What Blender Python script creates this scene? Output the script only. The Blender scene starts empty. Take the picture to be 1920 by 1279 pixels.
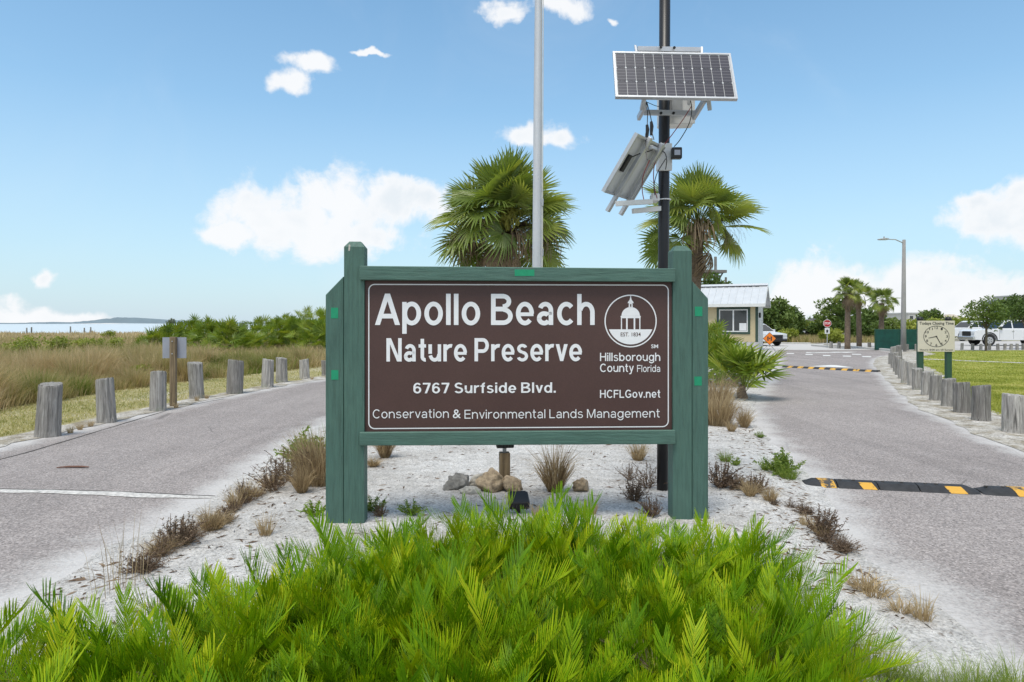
import bpy, bmesh, math, random
import numpy as np
from mathutils import Vector, Matrix, Euler, noise as mnoise

random.seed(7)
RNG = np.random.default_rng(11)
R = math.radians
SC = bpy.context.scene
COL = SC.collection
PI = math.pi

# ------------------------------------------------------------------ camera
F, CX, HY, EYE = 1280.0, 960.0, 607.0, 1.6
cam_d = bpy.data.cameras.new('camera')
cam_d.lens = 24.0
cam_d.sensor_width = 36.0
cam_d.shift_y = -(639.5 - HY) / 1920.0
cam_d.clip_start = 0.05
cam_d.clip_end = 20000
cam = bpy.data.objects.new('camera', cam_d)
cam.location = (0, 0, EYE)
cam.rotation_euler = (R(90), 0, 0)
COL.objects.link(cam)
SC.camera = cam


def G(px, py):
    """ground point under a pixel"""
    s = (py - HY) / EYE
    return Vector(((px - CX) / s, F / s, 0.0))


def P(px, py, Y):
    s = F / Y
    return Vector(((px - CX) / s, Y, EYE + (HY - py) / s))


# ------------------------------------------------------------------ light
SUN_EL, SUN_AZ = 68.0, 205.0      # azimuth clockwise from +Y: behind the camera, a little to the left
sun_d = bpy.data.lights.new('sun', 'SUN')
sun_d.energy = 2.5
sun_d.angle = R(22)
sun_d.color = (1.0, 0.93, 0.82)
sun = bpy.data.objects.new('sun', sun_d)
_sd = Vector((math.sin(R(SUN_AZ)) * math.cos(R(SUN_EL)), math.cos(R(SUN_AZ)) * math.cos(R(SUN_EL)), math.sin(R(SUN_EL))))
sun.rotation_euler = _sd.to_track_quat('Z', 'Y').to_euler()
COL.objects.link(sun)

SC.view_settings.view_transform = 'Standard'
SC.view_settings.look = 'None'
SC.view_settings.gamma = 1.0
SC.view_settings.use_curve_mapping = False
SC.view_settings.exposure = 0.32
try:
    SC.cycles.use_denoising = True
    SC.cycles.max_bounces = 6
    SC.cycles.transparent_max_bounces = 8
    SC.cycles.use_adaptive_sampling = True
    SC.cycles.adaptive_threshold = 0.015
except Exception:
    pass


# ------------------------------------------------------------------ node helper
class NG:
    def __init__(self, tree):
        self.t = tree
        self.n = tree.nodes
        self.l = tree.links

    def node(self, kind, **kw):
        nd = self.n.new(kind)
        for k, v in kw.items():
            setattr(nd, k, v)
        return nd

    def put(self, sock, v):
        if v is None:
            return
        if hasattr(v, 'is_linked') or isinstance(v, bpy.types.NodeSocket):
            self.l.new(v, sock)
        else:
            if isinstance(v, (tuple, list)) and len(v) == 3 and sock.type == 'RGBA':
                v = (v[0], v[1], v[2], 1)
            sock.default_value = v

    def math(self, op, a, b=None, c=None, clamp=False):
        nd = self.node('ShaderNodeMath', operation=op)
        nd.use_clamp = clamp
        self.put(nd.inputs[0], a)
        self.put(nd.inputs[1], b)
        self.put(nd.inputs[2], c)
        return nd.outputs[0]

    def mix(self, f, a, b, mode='MIX'):
        nd = self.node('ShaderNodeMix', data_type='RGBA', blend_type=mode)
        self.put(nd.inputs[0], f)
        self.put(nd.inputs[6], a)
        self.put(nd.inputs[7], b)
        return nd.outputs[2]

    def ramp(self, f, stops, interp='LINEAR'):
        nd = self.node('ShaderNodeValToRGB')
        cr = nd.color_ramp
        cr.interpolation = interp
        while len(cr.elements) < len(stops):
            cr.elements.new(0.5)
        for e, (p, c) in zip(cr.elements, stops):
            e.position = p
            if not isinstance(c, (tuple, list)):
                c = (c, c, c)
            e.color = (c[0], c[1], c[2], 1)
        self.put(nd.inputs[0], f)
        return nd.outputs[0]

    def noise(self, vec, scale, detail=4, rough=0.55, dist=0.0):
        nd = self.node('ShaderNodeTexNoise')
        self.put(nd.inputs['Vector'], vec)
        nd.inputs['Scale'].default_value = scale
        nd.inputs['Detail'].default_value = detail
        nd.inputs['Roughness'].default_value = rough
        nd.inputs['Distortion'].default_value = dist
        return nd.outputs[0]

    def voro(self, vec, scale, feature='F1'):
        nd = self.node('ShaderNodeTexVoronoi', feature=feature)
        self.put(nd.inputs['Vector'], vec)
        nd.inputs['Scale'].default_value = scale
        return nd

    def coord(self, kind='Object', scale=None):
        o = self.node('ShaderNodeTexCoord').outputs[kind]
        if scale:
            m = self.node('ShaderNodeMapping')
            m.inputs['Scale'].default_value = scale
            self.l.new(o, m.inputs['Vector'])
            o = m.outputs[0]
        return o

    def smooth(self, v, a, b):
        nd = self.node('ShaderNodeMapRange', interpolation_type='SMOOTHSTEP')
        self.put(nd.inputs[0], v)
        nd.inputs[1].default_value = a
        nd.inputs[2].default_value = b
        return nd.outputs[0]

    def bump(self, h, strength=0.3, dist=0.01):
        nd = self.node('ShaderNodeBump')
        nd.inputs['Strength'].default_value = strength
        nd.inputs['Distance'].default_value = dist
        self.put(nd.inputs['Height'], h)
        return nd.outputs[0]


# ------------------------------------------------------------------ world
def build_world():
    w = bpy.data.worlds.new('World')
    SC.world = w
    w.use_nodes = True
    g = NG(w.node_tree)
    g.n.clear()
    out = g.node('ShaderNodeOutputWorld')
    sky = g.node('ShaderNodeTexSky', sky_type='NISHITA')
    sky.sun_disc = False
    sky.sun_elevation = R(SUN_EL)
    sky.sun_rotation = R(SUN_AZ)
    sky.air_density = 1.0
    sky.dust_density = 0.6
    sky.ozone_density = 2.2
    tinted = g.mix(1.0, sky.outputs[0], (0.97, 1.41, 1.42), 'MULTIPLY')
    bg = g.node('ShaderNodeBackground')
    bg.inputs[1].default_value = 0.112
    d = g.node('ShaderNodeTexCoord').outputs['Generated']
    sep = g.node('ShaderNodeSeparateXYZ')
    g.l.new(d, sep.inputs[0])
    az = g.math('ARCTAN2', sep.outputs[0], sep.outputs[1])
    el = g.math('ARCSINE', sep.outputs[2])
    # bright moist air low in the sky, all the way round
    low = g.ramp(g.math('ABSOLUTE', el), [(0.0, 1.0), (0.10, 0.72), (0.30, 0.26), (0.62, 0.0)])
    skyc = g.mix(g.math('MULTIPLY', low, 0.85), tinted, (4.5, 5.25, 6.15))
    g.put(bg.inputs[0], skyc)

    def ang(px, py, rx, ry):
        x = px - CX
        a = math.atan2(x, F)
        hyp = math.hypot(F, x)
        e = math.atan2(HY - py, hyp)
        return a, e, rx * F / (hyp * hyp), ry / hyp

    cl = [ang(*c) for c in [
        (492, 398, 92, 62), (560, 415, 120, 66), (650, 380, 90, 70), (735, 372, 80, 50), (425, 432, 56, 26),
        (640, 442, 130, 42), (800, 368, 60, 40),
        (578, 110, 54, 19), (538, 148, 38, 24), (1000, 258, 54, 27), (1048, 260, 38, 30),
        (950, 30, 52, 22), (1058, 14, 62, 30), (1154, 40, 24, 9), (692, 92, 22, 6),
        (1866, 408, 92, 60), (1900, 368, 60, 42), (1835, 385, 40, 30), (1960, 400, 120, 70),
        (1570, 548, 140, 74), (1690, 560, 160, 80), (1830, 570, 180, 72), (1960, 580, 170, 72),
        (75, 526, 26, 18), (40, 600, 80, 22), (150, 602, 80, 18), (-60, 598, 120, 30),
    ]]
    wn = g.node('ShaderNodeTexNoise')
    g.l.new(d, wn.inputs['Vector'])
    wn.inputs['Scale'].default_value = 15.0
    wn.inputs['Detail'].default_value = 5.0
    ws = g.node('ShaderNodeSeparateColor')
    g.l.new(wn.outputs['Color'], ws.inputs[0])
    waz = g.math('ADD', az, g.math('MULTIPLY', g.math('SUBTRACT', ws.outputs[0], 0.5), 0.085))
    wel = g.math('ADD', el, g.math('MULTIPLY', g.math('SUBTRACT', ws.outputs[1], 0.5), 0.06))
    fld = None
    for (a, e, ra, re) in cl:
        u = g.math('MULTIPLY', g.math('SUBTRACT', waz, a), 1 / ra)
        v = g.math('MULTIPLY', g.math('SUBTRACT', wel, e), 1 / re)
        q = g.math('SQRT', g.math('ADD', g.math('MULTIPLY', u, u), g.math('MULTIPLY', v, v)))
        fi = g.math('SUBTRACT', 1.0, q)
        fld = fi if fld is None else g.math('SMOOTH_MAX', fld, fi, 0.25)
    n1 = g.noise(d, 11.0, 9, 0.62, 0.6)
    n2 = g.noise(d, 34.0, 6, 0.6, 0.3)
    f = g.math('ADD', fld, g.math('MULTIPLY', g.math('SUBTRACT', n1, 0.455), 2.0))
    f = g.math('ADD', f, g.math('MULTIPLY', g.math('SUBTRACT', n2, 0.5), 1.1))
    # the same broken cloud goes on round and over the rest of the sky and veils the sun
    away = g.math('MAXIMUM', g.smooth(g.math('ABSOLUTE', az), 0.72, 1.0), g.smooth(el, 0.48, 0.75))
    cover = g.math('MULTIPLY', g.smooth(g.math('ADD', g.noise(d, 2.6, 8, 0.6, 0.5), g.math('MULTIPLY', n2, 0.12)), 0.47, 0.66), away)
    alpha = g.math('MULTIPLY', g.math('MAXIMUM', g.smooth(f, -0.06, 0.62), cover), 0.96)
    wisp = g.math('MULTIPLY', g.smooth(g.noise(d, 3.2, 7, 0.6, 1.2), 0.5, 0.85), 0.10)
    alpha = g.math('MAXIMUM', alpha, wisp)
    inner = g.math('MULTIPLY', g.smooth(f, 0.35, 1.1), g.smooth(g.noise(d, 9.0, 4, 0.5, 0.4), 0.42, 0.66))
    ccol = g.mix(g.math('MULTIPLY', inner, 0.8), (0.80, 0.81, 0.825), (0.66, 0.71, 0.755))
    bg2 = g.node('ShaderNodeBackground')
    g.put(bg2.inputs[0], ccol)
    bg2.inputs[1].default_value = 0.97
    mx = g.node('ShaderNodeMixShader')
    g.l.new(alpha, mx.inputs[0])
    g.l.new(bg.outputs[0], mx.inputs[1])
    g.l.new(bg2.outputs[0], mx.inputs[2])
    g.l.new(mx.outputs[0], out.inputs[0])


build_world()


# ------------------------------------------------------------------ materials
MATS = {}


def new_mat(name):
    m = bpy.data.materials.new(name)
    m.use_nodes = True
    g = NG(m.node_tree)
    b = g.n['Principled BSDF']
    MATS[name] = m
    return m, g, b


def simple(name, color, rough=0.6, metal=0.0, var=0.12, scale=8.0, bump=0.0, bscale=60.0, stretch=None, spec=0.4, rnd=0.0):
    m, g, b = new_mat(name)
    co = g.coord('Object', stretch)
    n = g.noise(co, scale, 5, 0.6)
    lo = tuple(c * (1 - var) for c in color)
    hi = tuple(min(1, c * (1 + var)) for c in color)
    c = g.ramp(n, [(0.3, lo), (0.7, hi)])
    if rnd:
        oi = g.node('ShaderNodeObjectInfo').outputs['Random']
        k = g.math('ADD', 1 - rnd, g.math('MULTIPLY', oi, 2 * rnd))
        c = g.mix(1.0, c, k, 'MULTIPLY')
    g.put(b.inputs['Base Color'], c)
    b.inputs['Roughness'].default_value = rough
    b.inputs['Metallic'].default_value = metal
    b.inputs['Specular IOR Level'].default_value = spec
    if bump:
        g.put(b.inputs['Normal'], g.bump(g.noise(co, bscale, 4), bump, 0.01))
    return m


def leafmat(name, stops, rough=0.5, trans=0.35, spec=0.35, tcol=(1.25, 1.2, 0.5), objw=0.5):
    """stops are ramp colours; tone = per-leaf attribute mixed with a per-object random"""
    m, g, b = new_mat(name)
    at = g.node('ShaderNodeAttribute', attribute_name='tone')
    oi = g.node('ShaderNodeObjectInfo').outputs['Random']
    t = g.math('ADD', g.math('MULTIPLY', at.outputs['Fac'], 1 - objw), g.math('MULTIPLY', oi, objw))
    c = g.ramp(t, stops)
    g.put(b.inputs['Base Color'], c)
    b.inputs['Roughness'].default_value = rough
    b.inputs['Specular IOR Level'].default_value = spec
    if trans:
        tr = g.node('ShaderNodeBsdfTranslucent')
        g.put(tr.inputs[0], g.mix(1.0, c, tcol, 'MULTIPLY'))
        mx = g.node('ShaderNodeMixShader')
        mx.inputs[0].default_value = trans
        o = g.n['Material Output']
        g.l.new(b.outputs[0], mx.inputs[1])
        g.l.new(tr.outputs[0], mx.inputs[2])
        g.l.new(mx.outputs[0], o.inputs[0])
    return m


def build_mats():
    # asphalt, old and sun-bleached, sand dust creeping in from both edges (attribute ed = metres to the edge)
    m, g, b = new_mat('asphalt')
    co = g.coord('Object')
    big = g.noise(co, 0.45, 5, 0.6)
    mid = g.noise(co, 3.0, 5, 0.65)
    sp = g.voro(co, 78.0)
    sp2 = g.noise(co, 60.0, 3, 0.7)
    c = g.ramp(big, [(0.3, (0.245, 0.218, 0.208)), (0.7, (0.315, 0.282, 0.268))])
    c = g.mix(g.math('MULTIPLY', g.smooth(mid, 0.35, 0.75), 0.30), c, (0.35, 0.318, 0.305))
    stone = g.ramp(sp.outputs['Color'], [(0.0, 0.5), (0.45, 0.94), (0.8, 1.28), (1.0, 1.8)])
    c = g.mix(1.0, c, stone, 'MULTIPLY')
    c = g.mix(g.smooth(sp2, 0.56, 0.72), c, g.mix(1.0, c, (0.62, 0.62, 0.64), 'MULTIPLY'))
    wear = g.noise(g.coord('Object', (1.6, 0.12, 1)), 1.0, 5, 0.6, 0.6)
    c = g.mix(1.0, c, g.ramp(wear, [(0.3, 0.84), (0.5, 1.0), (0.72, 1.10)]), 'MULTIPLY')
    # fine cracks
    vc = g.voro(g.coord('Object'), 0.55, 'DISTANCE_TO_EDGE')
    dn = g.node('ShaderNodeTexNoise')
    dn.inputs['Scale'].default_value = 2.2
    dn.inputs['Detail'].default_value = 5
    add = g.node('ShaderNodeVectorMath', operation='MULTIPLY_ADD')
    g.l.new(dn.outputs['Color'], add.inputs[0])
    add.inputs[1].default_value = (0.5, 0.5, 0)
    g.l.new(co, add.inputs[2])
    g.l.new(add.outputs[0], vc.inputs['Vector'])
    crack = g.math('MULTIPLY', g.math('SUBTRACT', 1.0, g.smooth(vc.outputs[0], 0.001, 0.007)), g.smooth(g.noise(co, 0.7, 3), 0.5, 0.6))
    c = g.mix(g.math('MULTIPLY', crack, 0.55), c, (0.10, 0.092, 0.088))
    ed = g.node('ShaderNodeAttribute', attribute_name='ed').outputs['Fac']
    dn2 = g.noise(co, 1.6, 6, 0.65)
    dn3 = g.noise(co, 30.0, 5, 0.7)
    e2 = g.math('ADD', ed, g.math('MULTIPLY', g.math('SUBTRACT', dn2, 0.5), 0.9))
    e2 = g.math('ADD', e2, g.math('MULTIPLY', g.math('SUBTRACT', dn3, 0.5), 0.7))
    dust = g.math('SUBTRACT', 1.0, g.smooth(e2, 0.02, 0.62))
    c = g.mix(g.math('MULTIPLY', dust, 0.85), c, (0.56, 0.545, 0.53))
    g.put(b.inputs['Base Color'], c)
    b.inputs['Roughness'].default_value = 0.9
    b.inputs['Specular IOR Level'].default_value = 0.25
    h = g.math('ADD', g.math('MULTIPLY', sp.outputs['Distance'], 1.0), g.math('MULTIPLY', sp2, 0.8))
    g.put(b.inputs['Normal'], g.bump(h, 0.5, 0.006))

    # white shelly sand with dark specks and litter
    m, g, b = new_mat('sand')
    co = g.coord('Object')
    big = g.noise(co, 0.9, 5, 0.6)
    fine = g.voro(co, 75.0)
    fine2 = g.noise(co, 50.0, 4, 0.75)
    c = g.ramp(big, [(0.3, (0.46, 0.44, 0.415)), (0.6, (0.61, 0.595, 0.575))])
    c = g.mix(1.0, c, g.ramp(g.noise(co, 7.0, 6, 0.7), [(0.3, 0.78), (0.55, 1.02), (0.75, 1.08)]), 'MULTIPLY')
    c = g.mix(1.0, c, g.ramp(fine.outputs['Color'], [(0.0, 0.5), (0.35, 0.95), (1.0, 1.25)]), 'MULTIPLY')
    c = g.mix(g.math('MULTIPLY', g.smooth(fine2, 0.56, 0.66), 0.85), c, (0.23, 0.21, 0.19))
    lit = g.math('MULTIPLY', g.smooth(g.noise(co, 2.2, 6, 0.7), 0.50, 0.64), g.smooth(g.noise(co, 26.0, 5, 0.75), 0.5, 0.58))
    c = g.mix(g.math('MULTIPLY', lit, 0.8), c, (0.17, 0.135, 0.105))
    g.put(b.inputs['Base Color'], c)
    b.inputs['Roughness'].default_value = 0.95
    b.inputs['Specular IOR Level'].default_value = 0.2
    h = g.math('ADD', fine.outputs['Distance'], g.math('ADD', g.math('MULTIPLY', fine2, 1.5), g.math('MULTIPLY', g.noise(co, 8.0, 4, 0.6), 5.0)))
    g.put(b.inputs['Normal'], g.bump(h, 0.7, 0.012))

    # trodden sand at the road edges, full of litter
    m, g, b = new_mat('sand_dirty')
    co = g.coord('Object')
    c = g.ramp(g.noise(co, 2.4, 6, 0.7), [(0.36, (0.60, 0.575, 0.54)), (0.50, (0.42, 0.39, 0.34)), (0.64, (0.24, 0.20, 0.13))])
    c = g.mix(1.0, c, g.ramp(g.voro(co, 60.0).outputs['Color'], [(0.0, 0.55), (0.4, 0.95), (1.0, 1.25)]), 'MULTIPLY')
    lit = g.math('MULTIPLY', g.smooth(g.noise(co, 5.0, 6, 0.7), 0.48, 0.6), g.smooth(g.noise(co, 34.0, 5, 0.75), 0.46, 0.56))
    c = g.mix(g.math('MULTIPLY', lit, 0.85), c, (0.13, 0.105, 0.08))
    g.put(b.inputs['Base Color'], c)
    b.inputs['Roughness'].default_value = 0.95
    g.put(b.inputs['Normal'], g.bump(g.noise(co, 40, 5, 0.7), 0.7, 0.02))

    # base ground: sandy, patchy
    m, g, b = new_mat('ground')
    co = g.coord('Object')
    n = g.noise(co, 0.25, 6, 0.65)
    c = g.ramp(n, [(0.35, (0.45, 0.42, 0.37)), (0.52, (0.36, 0.33, 0.25)), (0.68, (0.17, 0.19, 0.08))])
    c = g.mix(1.0, c, g.ramp(g.noise(co, 14.0, 5, 0.7), [(0.3, 0.72), (0.7, 1.2)]), 'MULTIPLY')
    g.put(b.inputs['Base Color'], c)
    b.inputs['Roughness'].default_value = 0.95
    g.put(b.inputs['Normal'], g.bump(g.noise(co, 30, 5), 0.5, 0.02))

    # lawn soil and turf beneath the blades
    for nm, cols in (('lawn', [(0.25, (0.21, 0.245, 0.05)), (0.5, (0.29, 0.32, 0.07)), (0.75, (0.42, 0.40, 0.14))]),
                     ('verge', [(0.25, (0.22, 0.225, 0.08)), (0.5, (0.36, 0.32, 0.16)), (0.70, (0.50, 0.46, 0.36))]),
                     ('field_soil', [(0.25, (0.10, 0.10, 0.035)), (0.5, (0.19, 0.155, 0.075)), (0.75, (0.27, 0.22, 0.12))])):
        m, g, b = new_mat(nm)
        co = g.coord('Object')
        n = g.noise(co, 0.55, 7, 0.72)
        c = g.ramp(n, cols)
        c = g.mix(1.0, c, g.ramp(g.noise(co, 22.0, 5, 0.75), [(0.25, 0.55), (0.75, 1.35)]), 'MULTIPLY')
        g.put(b.inputs['Base Color'], c)
        b.inputs['Roughness'].default_value = 0.95
        b.inputs['Specular IOR Level'].default_value = 0.15
        g.put(b.inputs['Normal'], g.bump(g.noise(co, 40, 5), 0.8, 0.03))

    # parking area: pale shell / concrete
    simple('shell_lot', (0.46, 0.44, 0.42), 0.95, var=0.14, scale=1.2)
    simple('concrete', (0.50, 0.49, 0.47), 0.9, var=0.12, scale=5, bump=0.3)
    # water
    m, g, b = new_mat('water')
    b.inputs['Base Color'].default_value = (0.55, 0.60, 0.62, 1)
    b.inputs['Roughness'].default_value = 0.45
    co = g.coord('Object', (1, 0.3, 1))
    g.put(b.inputs['Normal'], g.bump(g.noise(co, 0.4, 4), 0.15, 0.3))
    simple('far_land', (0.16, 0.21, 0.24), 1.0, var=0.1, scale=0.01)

    # painted timber, green: long grain, faded and scuffed
    m, g, b = new_mat('green_paint')
    co = g.coord('Object')
    grain = g.noise(g.coord('Object', (9, 9, 0.7)), 6.0, 6, 0.65)
    fine = g.noise(co, 55.0, 4, 0.7)
    c = g.ramp(g.noise(co, 2.6, 5, 0.6), [(0.3, (0.052, 0.118, 0.095)), (0.7, (0.068, 0.142, 0.113))])
    c = g.mix(1.0, c, g.ramp(grain, [(0.3, 0.74), (0.5, 1.0), (0.7, 1.16)]), 'MULTIPLY')
    c = g.mix(g.math('MULTIPLY', g.smooth(fine, 0.62, 0.8), 0.35), c, (0.16, 0.23, 0.20))
    g.put(b.inputs['Base Color'], c)
    b.inputs['Roughness'].default_value = 0.62
    g.put(b.inputs['Normal'], g.bump(g.math('ADD', grain, g.math('MULTIPLY', fine, 0.3)), 0.45, 0.012))
    m, g, b = new_mat('green_paint_rail')
    co = g.coord('Object')
    grain = g.noise(g.coord('Object', (0.7, 9, 9)), 7.0, 6, 0.65)
    fine = g.noise(co, 55.0, 4, 0.7)
    c = g.ramp(g.noise(co, 2.6, 5, 0.6), [(0.3, (0.056, 0.125, 0.10)), (0.7, (0.075, 0.152, 0.122))])
    c = g.mix(1.0, c, g.ramp(grain, [(0.3, 0.74), (0.5, 1.0), (0.7, 1.18)]), 'MULTIPLY')
    c = g.mix(g.math('MULTIPLY', g.smooth(fine, 0.62, 0.8), 0.35), c, (0.16, 0.23, 0.20))
    g.put(b.inputs['Base Color'], c)
    b.inputs['Roughness'].default_value = 0.62
    g.put(b.inputs['Normal'], g.bump(g.math('ADD', grain, g.math('MULTIPLY', fine, 0.3)), 0.45, 0.012))
    simple('touch_up_green', (0.012, 0.27, 0.135), 0.6, var=0.08, scale=30)
    # sign face
    m, g, b = new_mat('sign_brown')
    co = g.coord('Object')
    c = g.ramp(g.noise(co, 1.6, 5, 0.6), [(0.3, (0.064, 0.030, 0.026)), (0.7, (0.080, 0.039, 0.033))])
    c = g.mix(1.0, c, g.ramp(g.noise(co, 160, 3, 0.7), [(0.3, 0.84), (0.7, 1.16)]), 'MULTIPLY')
    g.put(b.inputs['Base Color'], c)
    b.inputs['Roughness'].default_value = 0.55
    simple('letter_white', (0.80, 0.80, 0.82), 0.5, var=0.03, scale=20)
    simple('letter_brown', (0.10, 0.06, 0.05), 0.5, var=0.05)

    # weathered wood
    m, g, b = new_mat('bollard_wood')
    co = g.coord('Object')
    st = g.coord('Object', (11, 11, 0.55))
    grain = g.noise(st, 4.0, 7, 0.7, 0.4)
    c = g.ramp(grain, [(0.28, (0.10, 0.095, 0.088)), (0.5, (0.29, 0.275, 0.258)), (0.68, (0.48, 0.465, 0.44))])
    gr = g.smooth(g.noise(co, 3.2, 5, 0.6), 0.52, 0.72)
    c = g.mix(g.math('MULTIPLY', gr, 0.6), c, (0.24, 0.265, 0.19))
    crk = g.noise(g.coord('Object', (16, 16, 0.35)), 3.0, 3, 0.5)
    ck = g.math('SUBTRACT', 1.0, g.smooth(crk, 0.30, 0.37))
    c = g.mix(g.math('MULTIPLY', ck, 0.75), c, (0.05, 0.045, 0.04))
    oi = g.node('ShaderNodeObjectInfo').outputs['Random']
    c = g.mix(1.0, c, g.math('ADD', 0.68, g.math('MULTIPLY', oi, 0.6)), 'MULTIPLY')
    g.put(b.inputs['Base Color'], c)
    b.inputs['Roughness'].default_value = 0.9
    b.inputs['Specular IOR Level'].default_value = 0.2
    g.put(b.inputs['Normal'], g.bump(g.math('SUBTRACT', grain, ck), 0.8, 0.02))
    simple('post_wood', (0.20, 0.15, 0.09), 0.85, var=0.45, scale=4, stretch=(9, 9, 0.6), bump=0.5)
    simple('deck_wood', (0.20, 0.19, 0.175), 0.9, var=0.25, scale=3)

    simple('black_pole', (0.012, 0.012, 0.014), 0.38, var=0.5, scale=6, stretch=(1, 1, 0.3))
    simple('aluminium', (0.50, 0.51, 0.53), 0.42, 0.55, var=0.10, scale=6)
    simple('pole_alloy', (0.55, 0.56, 0.58), 0.48, 0.35, var=0.08, scale=3, stretch=(3, 3, 0.4))
    simple('galvanised', (0.42, 0.43, 0.44), 0.5, 0.4, var=0.15, scale=10)
    simple('white_plastic', (0.68, 0.68, 0.68), 0.5, var=0.08, scale=6)
    simple('backsheet', (0.60, 0.61, 0.62), 0.6, var=0.07, scale=5)
    simple('black_plastic', (0.014, 0.014, 0.015), 0.45, var=0.3)
    simple('lamp_glass', (0.05, 0.05, 0.055), 0.1, var=0.1, spec=0.6)
    simple('red_wire', (0.20, 0.03, 0.03), 0.5)
    simple('rope', (0.6, 0.6, 0.58), 0.8)
    simple('concrete_pole', (0.25, 0.245, 0.24), 0.85, var=0.12, scale=2)
    # solar cell with busbars
    m, g, b = new_mat('solar_cell')
    co = g.coord('Object')
    wv = g.node('ShaderNodeTexWave', wave_type='BANDS', bands_direction='Y')
    g.put(wv.inputs['Vector'], co)
    wv.inputs['Scale'].default_value = 9.0
    c = g.mix(g.smooth(wv.outputs['Fac'], 0.86, 0.98), (0.042, 0.039, 0.052), (0.12, 0.115, 0.13))
    oi = g.node('ShaderNodeObjectInfo').outputs['Random']
    c = g.mix(1.0, c, g.math('ADD', 0.8, g.math('MULTIPLY', oi, 0.4)), 'MULTIPLY')
    g.put(b.inputs['Base Color'], c)
    b.inputs['Roughness'].default_value = 0.32

    simple('rubber', (0.030, 0.031, 0.034), 0.75, var=0.35, scale=12, bump=0.3)
    # worn yellow marking
    m, g, b = new_mat('worn_yellow')
    co = g.coord('Object')
    n = g.math('ADD', g.noise(co, 7, 5, 0.7), g.math('MULTIPLY', g.noise(co, 60, 3), 0.2))
    c = g.mix(g.smooth(n, 0.62, 0.72), (0.62, 0.34, 0.045), (0.05, 0.05, 0.05))
    g.put(b.inputs['Base Color'], c)
    b.inputs['Roughness'].default_value = 0.7
    simple('road_paint', (0.68, 0.68, 0.66), 0.8, var=0.15, scale=6)
    simple('seam_sand', (0.52, 0.50, 0.475), 0.95, var=0.38, scale=26, bump=0.6)
    simple('seam_dark', (0.06, 0.055, 0.05), 0.95, var=0.4, scale=12)

    simple('rock_grey', (0.20, 0.195, 0.185), 0.9, var=0.6, scale=14, bump=1.0, bscale=40)
    simple('rock_tan', (0.36, 0.28, 0.19), 0.95, var=0.5, scale=22, bump=1.0, bscale=55)
    simple('rock_pale', (0.42, 0.40, 0.36), 0.9, var=0.3, scale=12, bump=0.7, bscale=40)
    simple('pebble', (0.40, 0.38, 0.35), 0.9, var=0.4, scale=3, rnd=0.3)

    # plants
    leafmat('coontie', [(0.0, (0.052, 0.140, 0.004)), (0.38, (0.150, 0.300, 0.005)), (0.68, (0.34, 0.46, 0.008)), (1.0, (0.66, 0.55, 0.03))], 0.5, 0.30, 0.16, tcol=(1.25, 1.15, 0.35), objw=0.55)
    simple('rachis', (0.16, 0.22, 0.03), 0.6, var=0.2)
    leafmat('palm_leaf', [(0.0, (0.11, 0.165, 0.036)), (0.5, (0.20, 0.27, 0.058)), (1.0, (0.40, 0.42, 0.10))], 0.42, 0.36, 0.5, objw=0.6)
    leafmat('palm_dead', [(0.0, (0.16, 0.11, 0.07)), (0.5, (0.28, 0.21, 0.14)), (1.0, (0.40, 0.32, 0.23))], 0.85, 0.2, 0.15, tcol=(1, 1, 1))
    leafmat('palm_flower', [(0.0, (0.22, 0.24, 0.05)), (1.0, (0.40, 0.37, 0.10))], 0.8, 0.2, 0.15)
    leafmat('palmetto_leaf', [(0.0, (0.10, 0.165, 0.022)), (0.5, (0.20, 0.285, 0.036)), (1.0, (0.38, 0.40, 0.06))], 0.42, 0.36, 0.45, objw=0.6)
    simple('trunk', (0.17, 0.125, 0.09), 0.95, var=0.5, scale=10, stretch=(1, 1, 3), bump=1.0, bscale=30)
    simple('boot', (0.17, 0.12, 0.075), 0.9, var=0.4, scale=8, bump=0.5)
    simple('bark', (0.13, 0.105, 0.085), 0.95, var=0.35, scale=8, bump=0.7)
    leafmat('dry_grass', [(0.0, (0.22, 0.16, 0.10)), (0.5, (0.42, 0.32, 0.19)), (1.0, (0.62, 0.50, 0.31))], 0.8, 0.35, 0.15, tcol=(1, 0.95, 0.8), objw=0.2)
    leafmat('dead_weed', [(0.0, (0.10, 0.068, 0.048)), (0.6, (0.19, 0.135, 0.095)), (1.0, (0.34, 0.26, 0.18))], 0.9, 0.15, 0.1, tcol=(1, 1, 1), objw=0.2)
    leafmat('weed_green', [(0.0, (0.10, 0.17, 0.03)), (0.5, (0.19, 0.28, 0.05)), (1.0, (0.34, 0.38, 0.11))], 0.6, 0.36, 0.25, objw=0.2)
    leafmat('field_grass', [(0.0, (0.15, 0.22, 0.04)), (0.22, (0.28, 0.29, 0.08)), (0.42, (0.45, 0.375, 0.19)), (0.75, (0.56, 0.435, 0.25)), (1.0, (0.70, 0.57, 0.36))], 0.8, 0.38, 0.15, tcol=(1, 0.95, 0.75), objw=0.0)
    leafmat('lawn_blade', [(0.0, (0.21, 0.255, 0.045)), (0.5, (0.38, 0.40, 0.085)), (1.0, (0.66, 0.60, 0.26))], 0.7, 0.3, 0.2, objw=0.0)
    leafmat('verge_blade', [(0.0, (0.19, 0.225, 0.07)), (0.5, (0.37, 0.36, 0.15)), (1.0, (0.62, 0.55, 0.34))], 0.7, 0.3, 0.2, objw=0.0)
    leafmat('shrub_leaf', [(0.0, (0.06, 0.105, 0.026)), (0.5, (0.115, 0.175, 0.042)), (1.0, (0.21, 0.265, 0.075))], 0.6, 0.3, 0.3, objw=0.35)
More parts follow.
